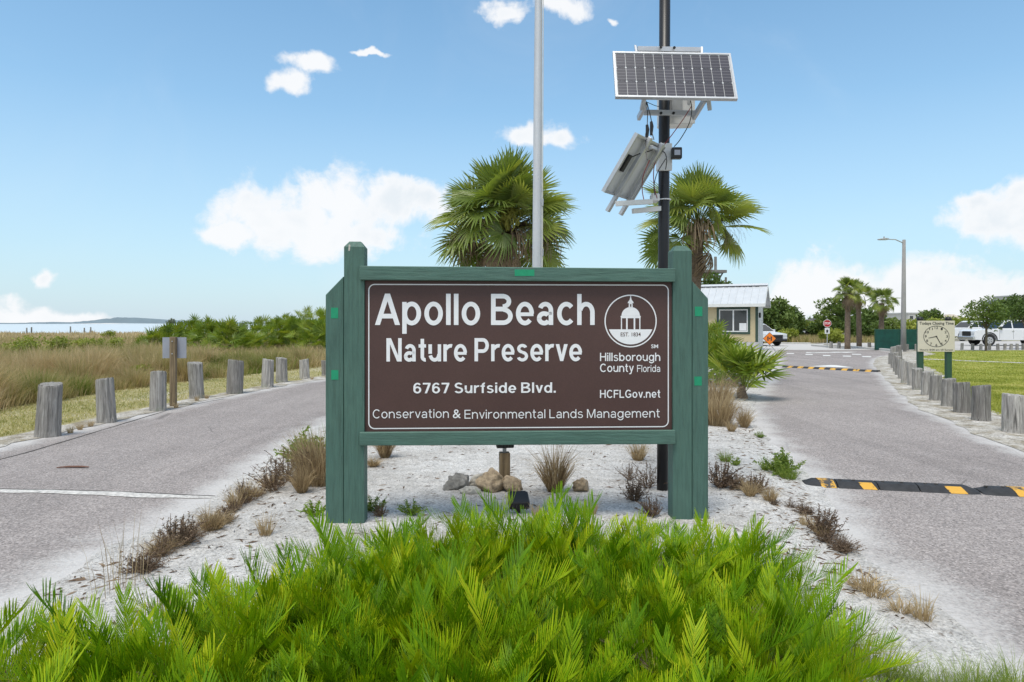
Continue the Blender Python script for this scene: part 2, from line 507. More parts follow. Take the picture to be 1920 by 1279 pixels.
    leafmat('hedge_leaf', [(0.0, (0.15, 0.20, 0.035)), (0.5, (0.26, 0.31, 0.055)), (1.0, (0.40, 0.42, 0.09))], 0.6, 0.3, 0.3, objw=0.35)
    leafmat('grey_leaf', [(0.0, (0.10, 0.13, 0.09)), (1.0, (0.22, 0.25, 0.19))], 0.7, 0.2, 0.2, objw=0.35)

    # building things
    simple('kiosk_wall', (0.50, 0.42, 0.26), 0.8, var=0.06, scale=3)
    simple('kiosk_white', (0.66, 0.67, 0.66), 0.7, var=0.06, scale=3)
    simple('kiosk_trim', (0.035, 0.065, 0.048), 0.6, var=0.12)
    simple('metal_roof', (0.58, 0.60, 0.62), 0.45, 0.25, var=0.06, scale=2)
    simple('dark_vent', (0.07, 0.07, 0.07), 0.8)
    simple('glass', (0.035, 0.042, 0.045), 0.06, var=0.3, scale=2, spec=0.6)
    simple('paper', (0.70, 0.71, 0.72), 0.7, var=0.04)
    simple('stone_skirt', (0.42, 0.41, 0.42), 0.9, var=0.3, scale=9, bump=0.5)
    simple('screen_green', (0.004, 0.060, 0.048), 0.55, var=0.3, scale=3, bump=0.3, bscale=6)
    simple('stop_red', (0.42, 0.022, 0.028), 0.5, var=0.06)
    simple('orange', (0.75, 0.20, 0.02), 0.55, var=0.06)
    simple('plate_back', (0.34, 0.36, 0.42), 0.42, 0.3, var=0.08, scale=4)
    simple('clock_board', (0.62, 0.57, 0.47), 0.6, var=0.04, scale=4)
    simple('clock_ink', (0.035, 0.035, 0.035), 0.6)
    simple('clock_post', (0.03, 0.085, 0.05), 0.6, var=0.12)
    simple('car_white', (0.70, 0.71, 0.73), 0.25, var=0.02, spec=0.6)
    simple('car_silver', (0.34, 0.36, 0.39), 0.3, 0.3, var=0.04, spec=0.6)
    simple('car_dark', (0.022, 0.025, 0.03), 0.22, var=0.1, spec=0.6)
    simple('car_glass', (0.014, 0.018, 0.022), 0.05, var=0.1, spec=0.7)
    simple('tyre', (0.018, 0.018, 0.018), 0.85, var=0.2)
    simple('rim', (0.45, 0.46, 0.47), 0.35, 0.6, var=0.05)
    simple('chrome', (0.55, 0.56, 0.58), 0.2, 0.8, var=0.05)
    simple('head_lamp', (0.62, 0.64, 0.66), 0.12, var=0.05, spec=0.7)
    simple('tail_lamp', (0.35, 0.02, 0.02), 0.25, var=0.05)
    simple('house_wall', (0.55, 0.53, 0.50), 0.85, var=0.05, scale=1)
    simple('house_tan', (0.50, 0.44, 0.36), 0.85, var=0.08, scale=1)
    simple('roof_dark', (0.09, 0.085, 0.09), 0.85, var=0.15, scale=2)
    simple('roof_pale', (0.52, 0.53, 0.53), 0.7, var=0.06, scale=1)
    simple('roof_tan', (0.46, 0.40, 0.33), 0.85, var=0.15, scale=2)
    simple('steel_frame', (0.26, 0.29, 0.36), 0.6, 0.2, var=0.1)
    simple('stick', (0.17, 0.09, 0.065), 0.85, var=0.2)


build_mats()


# ------------------------------------------------------------------ object helpers
def tag(o, label=None, cat=None, group=None, kind=None):
    if label:
        o['label'] = label
    if cat:
        o['category'] = cat
    if group:
        o['group'] = group
    if kind:
        o['kind'] = kind
    return o


def thing(name, label, cat, loc=(0, 0, 0), rz=0.0, group=None):
    o = bpy.data.objects.new(name, None)
    o.empty_display_size = 0.1
    o.location = loc
    o.rotation_euler = (0, 0, rz)
    COL.objects.link(o)
    return tag(o, label, cat, group)


def put(name, me, parent=None, loc=(0, 0, 0), rot=(0, 0, 0), scale=(1, 1, 1)):
    o = bpy.data.objects.new(name, me)
    o.location = loc
    o.rotation_euler = rot
    o.scale = scale
    if parent is not None:
        o.parent = parent
    COL.objects.link(o)
    return o


def copy_tree(o, parent=None):
    c = o.copy()
    COL.objects.link(c)
    c.parent = parent
    for ch in o.children:
        copy_tree(ch, c)
    return c


class MB:
    """collects faces, then builds one mesh"""

    def __init__(self):
        self.v = []
        self.f = []

    def add(self, vs, fs):
        o = len(self.v)
        self.v.extend([tuple(p) for p in vs])
        self.f.extend([tuple(i + o for i in f) for f in fs])
        return self

    def box(self, x0, x1, y0, y1, z0, z1, m=None):
        vs = [Vector(p) for p in ((x0, y0, z0), (x1, y0, z0), (x1, y1, z0), (x0, y1, z0), (x0, y0, z1), (x1, y0, z1), (x1, y1, z1), (x0, y1, z1))]
        if m is not None:
            vs = [m @ p for p in vs]
        return self.add(vs, [(3, 2, 1, 0), (4, 5, 6, 7), (0, 1, 5, 4), (1, 2, 6, 5), (2, 3, 7, 6), (3, 0, 4, 7)])

    def prism(self, poly, axis, a, b):
        """poly: 2D points; axis: 'x' -> (y,z) extruded in x, 'y' -> (x,z), 'z' -> (x,y)"""
        def mk(p, t):
            return {'x': (t, p[0], p[1]), 'y': (p[0], t, p[1]), 'z': (p[0], p[1], t)}[axis]
        n = len(poly)
        vs = [mk(p, a) for p in poly] + [mk(p, b) for p in poly]
        fs = [tuple(range(n)), tuple(range(2 * n - 1, n - 1, -1))]
        fs += [(i, i + n, (i + 1) % n + n, (i + 1) % n) for i in range(n)]
        return self.add(vs, fs)

    def tube(self, pts, rad, n=6, cap=True):
        pts = [Vector(p) for p in pts]
        k = len(pts)
        if not hasattr(rad, '__len__'):
            rad = [rad] * k
        o = len(self.v)
        ref = None
        for i, p in enumerate(pts):
            t = (pts[min(i + 1, k - 1)] - pts[max(i - 1, 0)])
            t = t.normalized() if t.length > 1e-9 else Vector((0, 0, 1))
            if ref is None:
                ref = Vector((1, 0, 0)) if abs(t.x) < 0.8 else Vector((0, 1, 0))
            a = (ref - t * ref.dot(t)).normalized()
            ref = a
            b = t.cross(a)
            for j in range(n):
                th = 2 * PI * j / n
                self.v.append(tuple(p + (a * math.cos(th) + b * math.sin(th)) * rad[i]))
        for i in range(k - 1):
            for j in range(n):
                j2 = (j + 1) % n
                self.f.append((o + i * n + j, o + i * n + j2, o + (i + 1) * n + j2, o + (i + 1) * n + j))
        if cap:
            self.f.append(tuple(o + j for j in range(n - 1, -1, -1)))
            self.f.append(tuple(o + (k - 1) * n + j for j in range(n)))
        return self

    def disc(self, c, r, n, axis='y', t=0.0, r2=None):
        """flat disc, or ring when r2 is given; facing -axis"""
        def mk(a, rr):
            u, w = c[0] + math.cos(a) * rr, c[1] + math.sin(a) * rr
            return (u, t, w) if axis == 'y' else (u, w, t)
        if r2 is None:
            return self.add([mk(2 * PI * i / n, r) for i in range(n)], [tuple(range(n))])
        vs = [mk(2 * PI * i / n, r) for i in range(n)] + [mk(2 * PI * i / n, r2) for i in range(n)]
        return self.add(vs, [(i, (i + 1) % n, (i + 1) % n + n, i + n) for i in range(n)])

    def mesh(self, name, mat, bevel=0.0, smooth=False, seg=1):
        me = bpy.data.meshes.new(name)
        me.from_pydata(self.v, [], self.f)
        if bevel:
            bm = bmesh.new()
            bm.from_mesh(me)
            bmesh.ops.remove_doubles(bm, verts=bm.verts, dist=1e-5)
            bmesh.ops.bevel(bm, geom=[e for e in bm.edges if len(e.link_faces) == 2 and e.calc_face_angle(0) > 0.5],
                            offset=bevel, segments=seg, affect='EDGES', profile=0.6)
            bm.to_mesh(me)
            bm.free()
        if mat:
            me.materials.append(MATS[mat])
        if smooth:
            for p in me.polygons:
                p.use_smooth = True
        me.update()
        return me

    def build(self, name, mat, parent=None, loc=(0, 0, 0), rot=(0, 0, 0), bevel=0.0, smooth=False, seg=1):
        return put(name, self.mesh(name, mat, bevel, smooth, seg), parent, loc, rot)


def np_mesh(name, verts, tris, tone, mat):
    """big triangle soups; tone is one float per vertex"""
    me = bpy.data.meshes.new(name)
    verts = np.asarray(verts, np.float32)
    tris = np.asarray(tris, np.int32)
    me.vertices.add(len(verts))
    me.vertices.foreach_set('co', verts.ravel())
    me.loops.add(tris.size)
    me.loops.foreach_set('vertex_index', tris.ravel())
    me.polygons.add(len(tris))
    me.polygons.foreach_set('loop_start', np.arange(0, tris.size, 3, dtype=np.int32))
    me.polygons.foreach_set('loop_total', np.full(len(tris), 3, np.int32))
    a = me.attributes.new('tone', 'FLOAT', 'POINT')
    a.data.foreach_set('value', np.asarray(tone, np.float32))
    me.materials.append(MATS[mat])
    me.update(calc_edges=True)
    return me


def blades(base, h, w, az, lean, tone, curve=0.5):
    """grass blades: base (n,3), height, width, azimuth of lean, lean fraction; 5 verts and 3 tris each"""
    n = len(base)
    d = np.stack([np.cos(az), np.sin(az), np.zeros(n)], 1)
    s = np.stack([-np.sin(az), np.cos(az), np.zeros(n)], 1)
    tw = RNG.uniform(0, 2 * PI, n)                       # blades face every way
    s = s * np.cos(tw)[:, None] + d * np.sin(tw)[:, None]
    up = np.array([0, 0, 1.0])
    mid = base + d * (h * lean * (0.5 - 0.25 * curve))[:, None] + up * (h * 0.55 * np.sqrt(np.maximum(0.05, 1 - (lean * 0.6) ** 2)))[:, None]
    tip = base + d * (h * lean)[:, None] + up * (h * np.sqrt(np.maximum(0.04, 1 - lean ** 2)))[:, None]
    hw = (w / 2)[:, None]
    v = np.stack([base - s * hw, base + s * hw, mid - s * hw * 0.75, mid + s * hw * 0.75, tip], 1).reshape(-1, 3)
    i = (np.arange(n) * 5)[:, None]
    t = np.concatenate([i + [0, 1, 3], i + [0, 3, 2], i + [2, 3, 4]], 1).reshape(-1, 3)
    return v, t, np.repeat(tone, 5)


def in_poly(x, y, poly):
    ins = np.zeros(len(x), bool)
    j = len(poly) - 1
    for i in range(len(poly)):
        xi, yi = poly[i]
        xj, yj = poly[j]
        c = ((yi > y) != (yj > y)) & (x < (xj - xi) * (y - yi) / (yj - yi + 1e-12) + xi)
        ins ^= c
        j = i
    return ins


def resample(pts, n):
    """Catmull-Rom through the points, n samples evenly by arc length"""
    P_ = [Vector((p[0], p[1], 0)) for p in pts]
    dense = []
    for i in range(len(P_) - 1):
        p0, p1, p2, p3 = P_[max(i - 1, 0)], P_[i], P_[i + 1], P_[min(i + 2, len(P_) - 1)]
        for k in range(12):
            t = k / 12
            dense.append(0.5 * ((2 * p1) + (p2 - p0) * t + (2 * p0 - 5 * p1 + 4 * p2 - p3) * t * t + (3 * p1 - p0 - 3 * p2 + p3) * t ** 3))
    dense.append(P_[-1])
    ln = [0]
    for a, b in zip(dense, dense[1:]):
        ln.append(ln[-1] + (b - a).length)
    out, j = [], 0
    for i in range(n):
        t = ln[-1] * i / (n - 1)
        while j < len(ln) - 2 and ln[j + 1] < t:
            j += 1
        f = (t - ln[j]) / max(1e-9, ln[j + 1] - ln[j])
        out.append(dense[j].lerp(dense[j + 1], min(1, max(0, f))))
    return out


def strip(name, Lp, Rp, nl, nw, mat, z=0.0, zf=None, jit=0.0, ovl=0.0):
    """sheet between two edge lines; attribute ed = metres to the nearer edge"""
    A, B = resample(Lp, nl), resample(Rp, nl)
    vs, ed = [], []
    for i in range(nl):
        w = (B[i] - A[i]).length
        a, b = A[i], B[i]
        if jit:
            dx = (b - a).normalized()
            a = a - dx * ovl - dx * jit * (mnoise.noise(a * 1.7) + 0.6 * mnoise.noise(a * 5.0))
            b = b + dx * ovl + dx * jit * (mnoise.noise(b * 1.7 + Vector((9, 3, 1))) + 0.6 * mnoise.noise(b * 5.0))
        for j in range(nw):
            t = j / (nw - 1)
            p = a.lerp(b, t)
            e = min(t, 1 - t) * w
            vs.append((p.x, p.y, z + (zf(p.x, p.y, e) if zf else 0)))
            ed.append(e)
    fs = [(i * nw + j, i * nw + j + 1, (i + 1) * nw + j + 1, (i + 1) * nw + j) for i in range(nl - 1) for j in range(nw - 1)]
    me = bpy.data.meshes.new(name)
    me.from_pydata(vs, [], fs)
    at = me.attributes.new('ed', 'FLOAT', 'POINT')
    at.data.foreach_set('value', ed)
    me.materials.append(MATS[mat])
    for p in me.polygons:
        p.use_smooth = True
    # faces must look up
    if me.polygons and me.polygons[0].normal.z < 0:
        me.flip_normals()
    return put(name, me)


def sheet(name, poly, mat, z):
    bm = bmesh.new()
    vs = [bm.verts.new((p[0], p[1], z)) for p in poly]
    f = bm.faces.new(vs)
    f.normal_update()
    if f.normal.z < 0:
        f.normal_flip()
    bmesh.ops.triangulate(bm, faces=[f])
    me = bpy.data.meshes.new(name)
    bm.to_mesh(me)
    bm.free()
    me.materials.append(MATS[mat])
    return put(name, me)


# ------------------------------------------------------------------ lettering
def text_mesh(s, offset=0.0, space=1.0):
    cu = bpy.data.curves.new('lettering', 'FONT')
    cu.body = s
    cu.size = 1.0
    cu.offset = offset
    cu.space_character = space
    cu.resolution_u = 4
    ob = bpy.data.objects.new('lettering', cu)
    COL.objects.link(ob)
    bpy.context.view_layer.update()
    me = bpy.data.meshes.new_from_object(ob.evaluated_get(bpy.context.evaluated_depsgraph_get()))
    bpy.data.objects.remove(ob)
    bpy.data.curves.remove(cu)
    return me


_caps = {}


def cap_h(offset):
    if offset not in _caps:
        m = text_mesh('H', offset)
        zs = [v.co.y for v in m.vertices]
        _caps[offset] = (min(zs), max(zs))
        bpy.data.meshes.remove(m)
    return _caps[offset]


def letter(s, x0, x1, zbase, ztop, y, mat, parent, offset=0.0, name='lettering', space=1.0):
    """flat lettering on a plane y = const facing -y; from x0 to x1, capitals from zbase to ztop"""
    me = text_mesh(s, offset, space)
    c0, c1 = cap_h(offset)
    xs = [v.co.x for v in me.vertices]
    a, b = min(xs), max(xs)
    sx = (x1 - x0) / (b - a)
    sz = (ztop - zbase) / (c1 - c0)
    for v in me.vertices:
        v.co = Vector((x0 + (v.co.x - a) * sx, y, zbase + (v.co.y - c0) * sz))
    me.materials.clear()
    me.materials.append(MATS[mat])
    return put(name, me, parent)


# a bold grotesque drawn as strokes: every glyph is a list of polygons in units of the cap height
def stroke_glyphs(W, V):
    """W = stem weight, V = weight of horizontals"""
    X = .735
    def box(x0, x1, y0, y1):
        return [[(x0, y0), (x1, y0), (x1, y1), (x0, y1)]]
    def arc(cx, cy, rx, ry, a0, a1, w=None, v=None):
        w, v = w or W, v or V
        n = max(4, int(abs(a1 - a0) / 10))
        out = []
        for i in range(n):
            q = [R(a0 + (a1 - a0) * (i + k) / n) for k in (0, 1)]
            o = [(cx + rx * math.cos(t), cy + ry * math.sin(t)) for t in q]
            e = [(cx + (rx - w) * math.cos(t), cy + (ry - v) * math.sin(t)) for t in q]
            out.append([o[0], o[1], e[1], e[0]])
        return out
    def ln(*p):
        return [list(p)]
    xc, yr = X / 2, X / 2 + .012
    rx = .365
    o = lambda cx: arc(cx, xc, rx, yr, 0, 360)
    s = W
    g = {}
    g['A'] = (.98, ln((0, 0), (s * 1.08, 0), (.49 + s * .52, 1), (.49 - s * .55, 1)) + ln((.98, 0), (.98 - s * 1.08, 0), (.49 - s * .52, 1), (.49 + s * .55, 1)) + box(.2, .78, .21, .21 + V))
    g['B'] = (.86, box(0, s, 0, 1) + box(s, .48, 0, V) + box(s, .48, .5 - V * .42, .5 + V * .58) + box(s, .46, 1 - V, 1) + arc(.46, .758, .34, .242, -90, 90) + arc(.48, .285, .38, .285, -90, 90))
    g['C'] = (.88, arc(.47, .5, .47, .512, 42, 318))
    g['E'] = (.74, box(0, s, 0, 1) + box(s, .74, 0, V) + box(s, .70, .5 - V / 2 + .02, .5 + V / 2 + .02) + box(s, .72, 1 - V, 1))
    g['F'] = (.70, box(0, s, 0, 1) + box(s, .66, .5 - V / 2 + .01, .5 + V / 2 + .01) + box(s, .70, 1 - V, 1))
    g['G'] = (.92, arc(.48, .5, .48, .512, 42, 330) + box(.5, .9, .38, .38 + V) + box(.9 - s, .9, .14, .38))
    g['H'] = (.84, box(0, s, 0, 1) + box(.84 - s, .84, 0, 1) + box(s, .84 - s, .5 - V / 2 + .02, .5 + V / 2 + .02))
    g['L'] = (.68, box(0, s, 0, 1) + box(s, .68, 0, V))
    g['M'] = (1.02, box(0, s, 0, 1) + box(1.02 - s, 1.02, 0, 1) + ln((s * .2, 1), (s * 1.35, 1), (.51 + s * .45, .0), (.51 - s * .45, .0)) + ln((1.02 - s * .2, 1), (1.02 - s * 1.35, 1), (.51 - s * .45, .0), (.51 + s * .45, .0)))
    g['N'] = (.84, box(0, s, 0, 1) + box(.84 - s, .84, 0, 1) + ln((s * .3, 1), (s * 1.3, 1), (.84 - s * .3, 0), (.84 - s * 1.3, 0)))
    g['P'] = (.80, box(0, s, 0, 1) + box(s, .46, 1 - V, 1) + box(s, .46, .36, .36 + V) + arc(.46, .68, .34, .32, -90, 90))
    g['S'] = (.80, arc(.40, .735, .37, .275, 25, 270) + arc(.40, .285, .40, .298, -158, 90))
    g['o'] = (.73, o(.365))
    g['p'] = (.74, box(0, s * .96, -.28, X) + o(.375))
    g['b'] = (.74, box(0, s * .96, 0, 1) + o(.375))
    g['d'] = (.74, box(.74 - s * .96, .74, 0, 1) + o(.365))
    g['g'] = (.74, box(.74 - s * .96, .74, .02, X) + o(.365) + arc(.37, .0, .37, .285, 195, 360))
    g['h'] = (.70, box(0, s * .96, 0, 1) + arc(.36, .41, .34, .337, 0, 165) + box(.70 - s, .70, 0, .41))
    g['n'] = (.70, box(0, s * .96, 0, X) + arc(.36, .41, .34, .337, 0, 165) + box(.70 - s, .70, 0, .41))
    g['m'] = (1.12, box(0, s * .96, 0, X) + arc(.34, .44, .30, .307, 0, 165) + box(.64 - s, .64, 0, .44) + arc(.82, .44, .30, .307, 0, 165) + box(1.12 - s, 1.12, 0, .44))
    g['u'] = (.70, box(.70 - s * .96, .70, 0, X) + arc(.34, .325, .34, .337, 195, 360) + box(0, s, .325, X))
    g['r'] = (.46, box(0, s * .96, 0, X) + arc(.42, .42, .40, .325, 78, 160))
    g['l'] = (s, box(0, s, 0, 1))
    g['i'] = (s, box(0, s, 0, X) + box(0, s, .84, 1))
    g['e'] = (.71, arc(.36, xc, .36, yr, 0, 318) + box(s * .8, .70, xc - V * .55, xc + V * .25))
    g['a'] = (.68, arc(.34, .47, .31, .277, 0, 158) + box(.65 - s, .65, .0, .47) + arc(.29, .215, .29, .228, 40, 330) + box(.30, .60, .33, .33 + V * .62))
    g['c'] = (.68, arc(.37, xc, .37, yr, 42, 318))
    g['s'] = (.64, arc(.32, .54, .29, .207, 22, 270, s * .92, V * .88) + arc(.32, .215, .32, .227, -160, 90, s * .92, V * .88))
    g['t'] = (.42, box(.11, .11 + s, .16, .97) + box(0, .41, X - V * .92, X) + arc(.38, .2, .27, .21, 180, 275))
    g['f'] = (.42, box(.11, .11 + s, 0, .76) + box(0, .40, X - V * .92, X) + arc(.40, .74, .29, .27, 88, 180))
    g['v'] = (.68, ln((0, X), (s * 1.05, X), (.34 + s * .45, 0), (.34 - s * .45, 0)) + ln((.68, X), (.68 - s * 1.05, X), (.34 - s * .45, 0), (.34 + s * .45, 0)))
    g['y'] = (.68, ln((0, X), (s * 1.05, X), (.34 + s * .5, .0), (.34 - s * .42, .04)) + ln((.68, X), (.68 - s * 1.05, X), (.14, -.28), (.14 + s * 1.0, -.28)) + box(.02, .2, -.28, -.28 + V * .9))
    g['6'] = (.72, arc(.36, .325, .36, .337, 0, 360) + arc(.38, .58, .38, .43, 40, 180) + box(0, s, .3, .58))
    g['7'] = (.70, box(0, .70, 1 - V, 1) + ln((.17, 0), (.17 + s * 1.1, 0), (.70, 1 - V * .9), (.70 - s * 1.15, 1 - V * .9)))
    g['.'] = (s, box(0, s, 0, s))
    g[' '] = (.22, [])
    return g


def grotesque(s, x0, x1, zbase, ztop, y, mat, parent, W=.205, V=.165, gap=.10, name='lettering'):
    """one object per word"""
    gl = stroke_glyphs(W, V)
    words_, x = [[]], 0.0
    for ch in s:
        w, ps = gl[ch]
        if ch == ' ':
            words_.append([])
        for k, p in enumerate(ps):
            words_[-1].append(([(a + x, b) for a, b in p], k))
        x += w + gap
        if ch in 'Avy' or ch == ' ':
            x -= .04
    x -= gap
    sx, sz = (x1 - x0) / x, ztop - zbase
    for pieces in words_:
        m = MB()
        for p, k in pieces:
            vs = [(x0 + a * sx, y - .00006 * (k % 30), zbase + b * sz) for a, b in p]
            ar = sum(vs[i][0] * vs[(i + 1) % len(vs)][2] - vs[(i + 1) % len(vs)][0] * vs[i][2] for i in range(len(vs)))
            if ar < 0:
                vs = vs[::-1]
            m.add(vs, [tuple(range(len(vs)))])
        m.build(name, mat, parent)


# ------------------------------------------------------------------ the setting: ground, roads, water
SHORE = 108.0
LL = [(-7.3, -6), (-7.1, 1), (-6.9, 6), (-6.75, 9), (-6.62, 12), (-6.45, 14.5), (-6.1, 17), (-5.5, 20), (-3.9, 27), (0, 37), (8, 49)]
LR = [(-2.9, -6), (-2.85, 1), (-2.78, 3.9), (-2.62, 6), (-2.75, 8), (-2.85, 10.6), (-2.4, 15), (-1.6, 19), (0.4, 26), (4.0, 35), (11.2, 46)]
RL = [(2.3, -6), (2.25, 1), (2.25, 4.0), (2.3, 4.8), (2.58, 5.8), (2.95, 7), (3.37, 9.2), (3.85, 11.2), (5.4, 15.4), (8.3, 22), (12.3, 32), (15.8, 41.5)]
RR = [(6.4, -6), (6.35, 1), (6.3, 5), (6.65, 8.9), (7.35, 11.2), (7.9, 13), (9.65, 16.9), (12.05, 22), (15, 28), (18.0, 33), (21, 36.8), (22.4, 41.5)]


def near_dist(x, y, pts):
    best = 9e9
    p = Vector((x, y, 0))
    for a, b in zip(pts, pts[1:]):
        A, B = Vector((*a, 0)), Vector((*b, 0))
        t = max(0, min(1, (p - A).dot(B - A) / (B - A).length_squared))
        best = min(best, (A + (B - A) * t - p).length)
    return best


def gz_e(x, y, e):
    s = min(1.0, e / 0.7)
    s = s * s * (3 - 2 * s)
    return s * (0.022 + 0.012 * mnoise.noise(Vector((x * 0.9, y * 0.9, 0))) + 0.006 * mnoise.noise(Vector((x * 4, y * 4, 3))))


def gz(x, y):
    """height of the sand island"""
    return gz_e(x, y, min(near_dist(x, y, LR), near_dist(x, y, RL))) + 0.008


g_ = sheet('ground', [(-900, -60), (900, -60), (900, 1500), (60, 1500), (20, 400), (-2, 150), (-12, SHORE + 4), (-40, SHORE), (-120, SHORE - 3), (-900, SHORE + 5)], 'ground', -0.03)
tag(g_, kind='structure')
w_ = sheet('water', [(-9000, 60), (400, 60), (400, 9000), (-9000, 9000)], 'water', -0.35)
tag(w_, kind='structure')

tag(strip('road', LL, LR, 170, 26, 'asphalt', 0.0), kind='structure')
tag(strip('road', RL, RR, 190, 26, 'asphalt', 0.0), kind='structure')
# the junction beyond the kiosk
JN = [(8, 48.9), (11.2, 46.05), (15.8, 41.55), (22.4, 41.55), (22.9, 45.5), (21.7, 48.0), (24.5, 53.5), (18, 56.5), (9, 54)]
tag(sheet('road_junction', JN, 'asphalt', 0.002), kind='structure')
tag(strip('sand_island', LR, RL, 260, 40, 'sand', 0.008, gz_e, 0.10, 0.13), kind='structure')
# sandy shoulder behind the bollards on the right, and its lawn
SH = [(p[0] - 0.05, p[1]) for p in RR[1:]]
SH2 = [(p[0] + (0.9 if p[1] < 20 else 1.5), p[1] - 0.25) for p in RR[1:]]
tag(strip('sand_shoulder', SH, SH2, 150, 8, 'sand_dirty', 0.006, lambda x, y, e: min(e, .3) * 0.04, 0.10, 0.12), kind='structure')
LAWN = [(7.15, -4), (7.15, 4.6), (7.45, 8.5), (8.15, 10.9), (8.75, 12.7), (10.55, 16.5), (13.3, 21.6), (16.3, 27.6), (19.3, 32.4), (22.3, 36.3), (23.6, 40.6), (40, 42.0), (80, 44), (80, -4)]
tag(sheet('lawn', LAWN, 'lawn', -0.008), kind='structure')
tag(strip('footpath', [(17.6, 32.2), (20.4, 27.8), (27, 21.5)], [(18.3, 32.5), (20.95, 28.2), (27.4, 22.0)], 40, 4, 'sand', 0.004), kind='structure')
LOT = [(23.6, 40.7), (40, 42.1), (80, 44.1), (80, 64), (26, 62), (24.6, 53.6), (23.2, 46)]
tag(sheet('parking_lot', LOT, 'shell_lot', -0.004), kind='structure')
# left: grass verge, then the field of tall grass
VG = [(p[0] - 0.28, p[1]) for p in LL[:-1]]
VG2 = [(-10.4, -6), (-10.0, 1), (-9.8, 6), (-9.7, 9), (-9.6, 12), (-9.6, 15), (-9.4, 18), (-8.4, 21.2), (-6.6, 27.5), (-2.5, 38)]
tag(strip('verge', VG2, VG, 120, 10, 'verge', -0.006), kind='structure')
tag(strip('sand_edge', [(p[0] - 0.38, p[1]) for p in LL[:-1]], [(p[0] + 0.13, p[1]) for p in LL[:-1]], 190, 5, 'sand_dirty', 0.007, None, 0.14, 0.02), kind='structure')
FIELD = VG2 + [(2, 60), (4, SHORE + 20), (-12, SHORE + 3), (-40, SHORE - 1), (-120, SHORE - 4), (-400, SHORE), (-400, -6)]
tag(sheet('field', FIELD, 'field_soil', -0.015), kind='structure')

# white sand lying in the pavement seam across the left road, with the dark lip of the upper layer
sp = [G(-330, 918), G(0, 921), G(130, 924), G(260, 929), G(350, 933), G(428, 933)]
wd = [0.12, 0.12, 0.13, 0.15, 0.12, 0.03]
A_ = [(p.x, p.y + w / 2) for p, w in zip(sp, wd)]
B_ = [(p.x, p.y - w / 2) for p, w in zip(sp, wd)]
tag(strip('seam_sand', A_, B_, 110, 4, 'seam_sand', 0.005, lambda x, y, e: min(e, .06) * 0.10, 0.035), kind='structure')
A2 = [(p[0], p[1] + 0.03) for p in A_]
tag(strip('pavement_lip', A2, [(p[0], p[1] - 0.012) for p in A_], 110, 3, 'seam_dark', 0.0035, None, 0.012), kind='structure')
# old tar joint along the left road
jl = [G(-120, 893), G(0, 862), G(70, 843), G(180, 810), G(280, 780), G(345, 762), G(420, 748)]
tag(strip('tar_joint', [(p.x - 0.012, p.y) for p in jl], [(p.x + 0.012, p.y) for p in jl], 160, 3, 'seam_dark', 0.0035, None, 0.014), kind='structure')

# far shore across the water
mb = MB()
xs = np.linspace(-5200, 1200, 330)
prof = []
for x in xs:
    h = 7 + 5 * mnoise.noise(Vector((x * 0.004, 3, 0))) + 5 * mnoise.noise(Vector((x * 0.03, 7, 0)))
    h += 22 * math.exp(-((x + 1980) / 190.0) ** 2) + 10 * math.exp(-((x + 1800) / 260.0) ** 2)
    prof.append(max(2.5, h))
n = len(xs)
for yy, k in ((3400, 0.15), (3480, 1.0), (3700, 0.8)):
    mb.v.extend([(x, yy, -1 + p * k) for x, p in zip(xs, prof)])
for r_ in range(2):
    mb.f.extend([(r_ * n + i, r_ * n + i + 1, (r_ + 1) * n + i + 1, (r_ + 1) * n + i) for i in range(n - 1)])
tag(mb.build('far_shore', 'far_land'), kind='structure')

# painted marks at the junction
def mark(name, pxc, pyc, w, d, rz=0.0, parent=None):
    p = G(pxc, pyc)
    m = MB().add([(-w / 2, -d / 2, 0), (w / 2, -d / 2, 0), (w / 2, d / 2, 0), (-w / 2, d / 2, 0)], [(0, 1, 2, 3)])
    return m.build(name, 'road_paint', parent, (p.x, p.y, 0.006), (0, 0, rz))


_rd = bpy.data.objects['road.001']
for (x, y, w) in ((1482, 663, .36), (1519, 661.5, .40), (1517, 665, .34), (1550, 667, .34), (1588, 668, .36), (1606, 664.5, .42), (1625, 669, .38), (1662, 671, .34)):
    mark('lane_dash', x, y, w, 0.95, R(-25), _rd)
p = G(1566, 661)
m = MB()
m.add([(-.25, -1.6, 0), (.25, -1.6, 0), (.25, .2, 0), (-.25, .2, 0)], [(0, 1, 2, 3)])
m.add([(-.6, .2, 0), (.6, .2, 0), (0, 1.6, 0)], [(0, 1, 2)])
m.build('lane_arrow', 'road_paint', _rd, (p.x, p.y, 0.006), (0, 0, R(-70)))
p = G(1560, 687)
m = MB().add([(-.75, -.5, 0), (.75, -.5, 0), (.1, .75, 0), (-.1, .75, 0)], [(0, 1, 2, 3)])
m.build('lane_arrow', 'road_paint', _rd, (p.x, p.y, 0.006), (0, 0, R(-30)))
# kerbs round the far side of the junction and the stop-sign nose
for a, b in ((G(1600, 652.5), G(1690, 660.5)), (G(1556, 652), G(1600, 652.5)), (G(1523, 649), G(1556, 652)), (G(1450, 645), G(1520, 645.5))):
    d = b - a
    mm = MB().box(0, d.length, -.09, .09, -.05, .13)
    tag(mm.build('kerb', 'concrete', None, (a.x, a.y, 0), (0, 0, math.atan2(d.y, d.x)), bevel=0.02), kind='structure')


# ------------------------------------------------------------------ the park sign
SA = R(2.6)
SO = Vector((0.058, 5.42, 0.0))


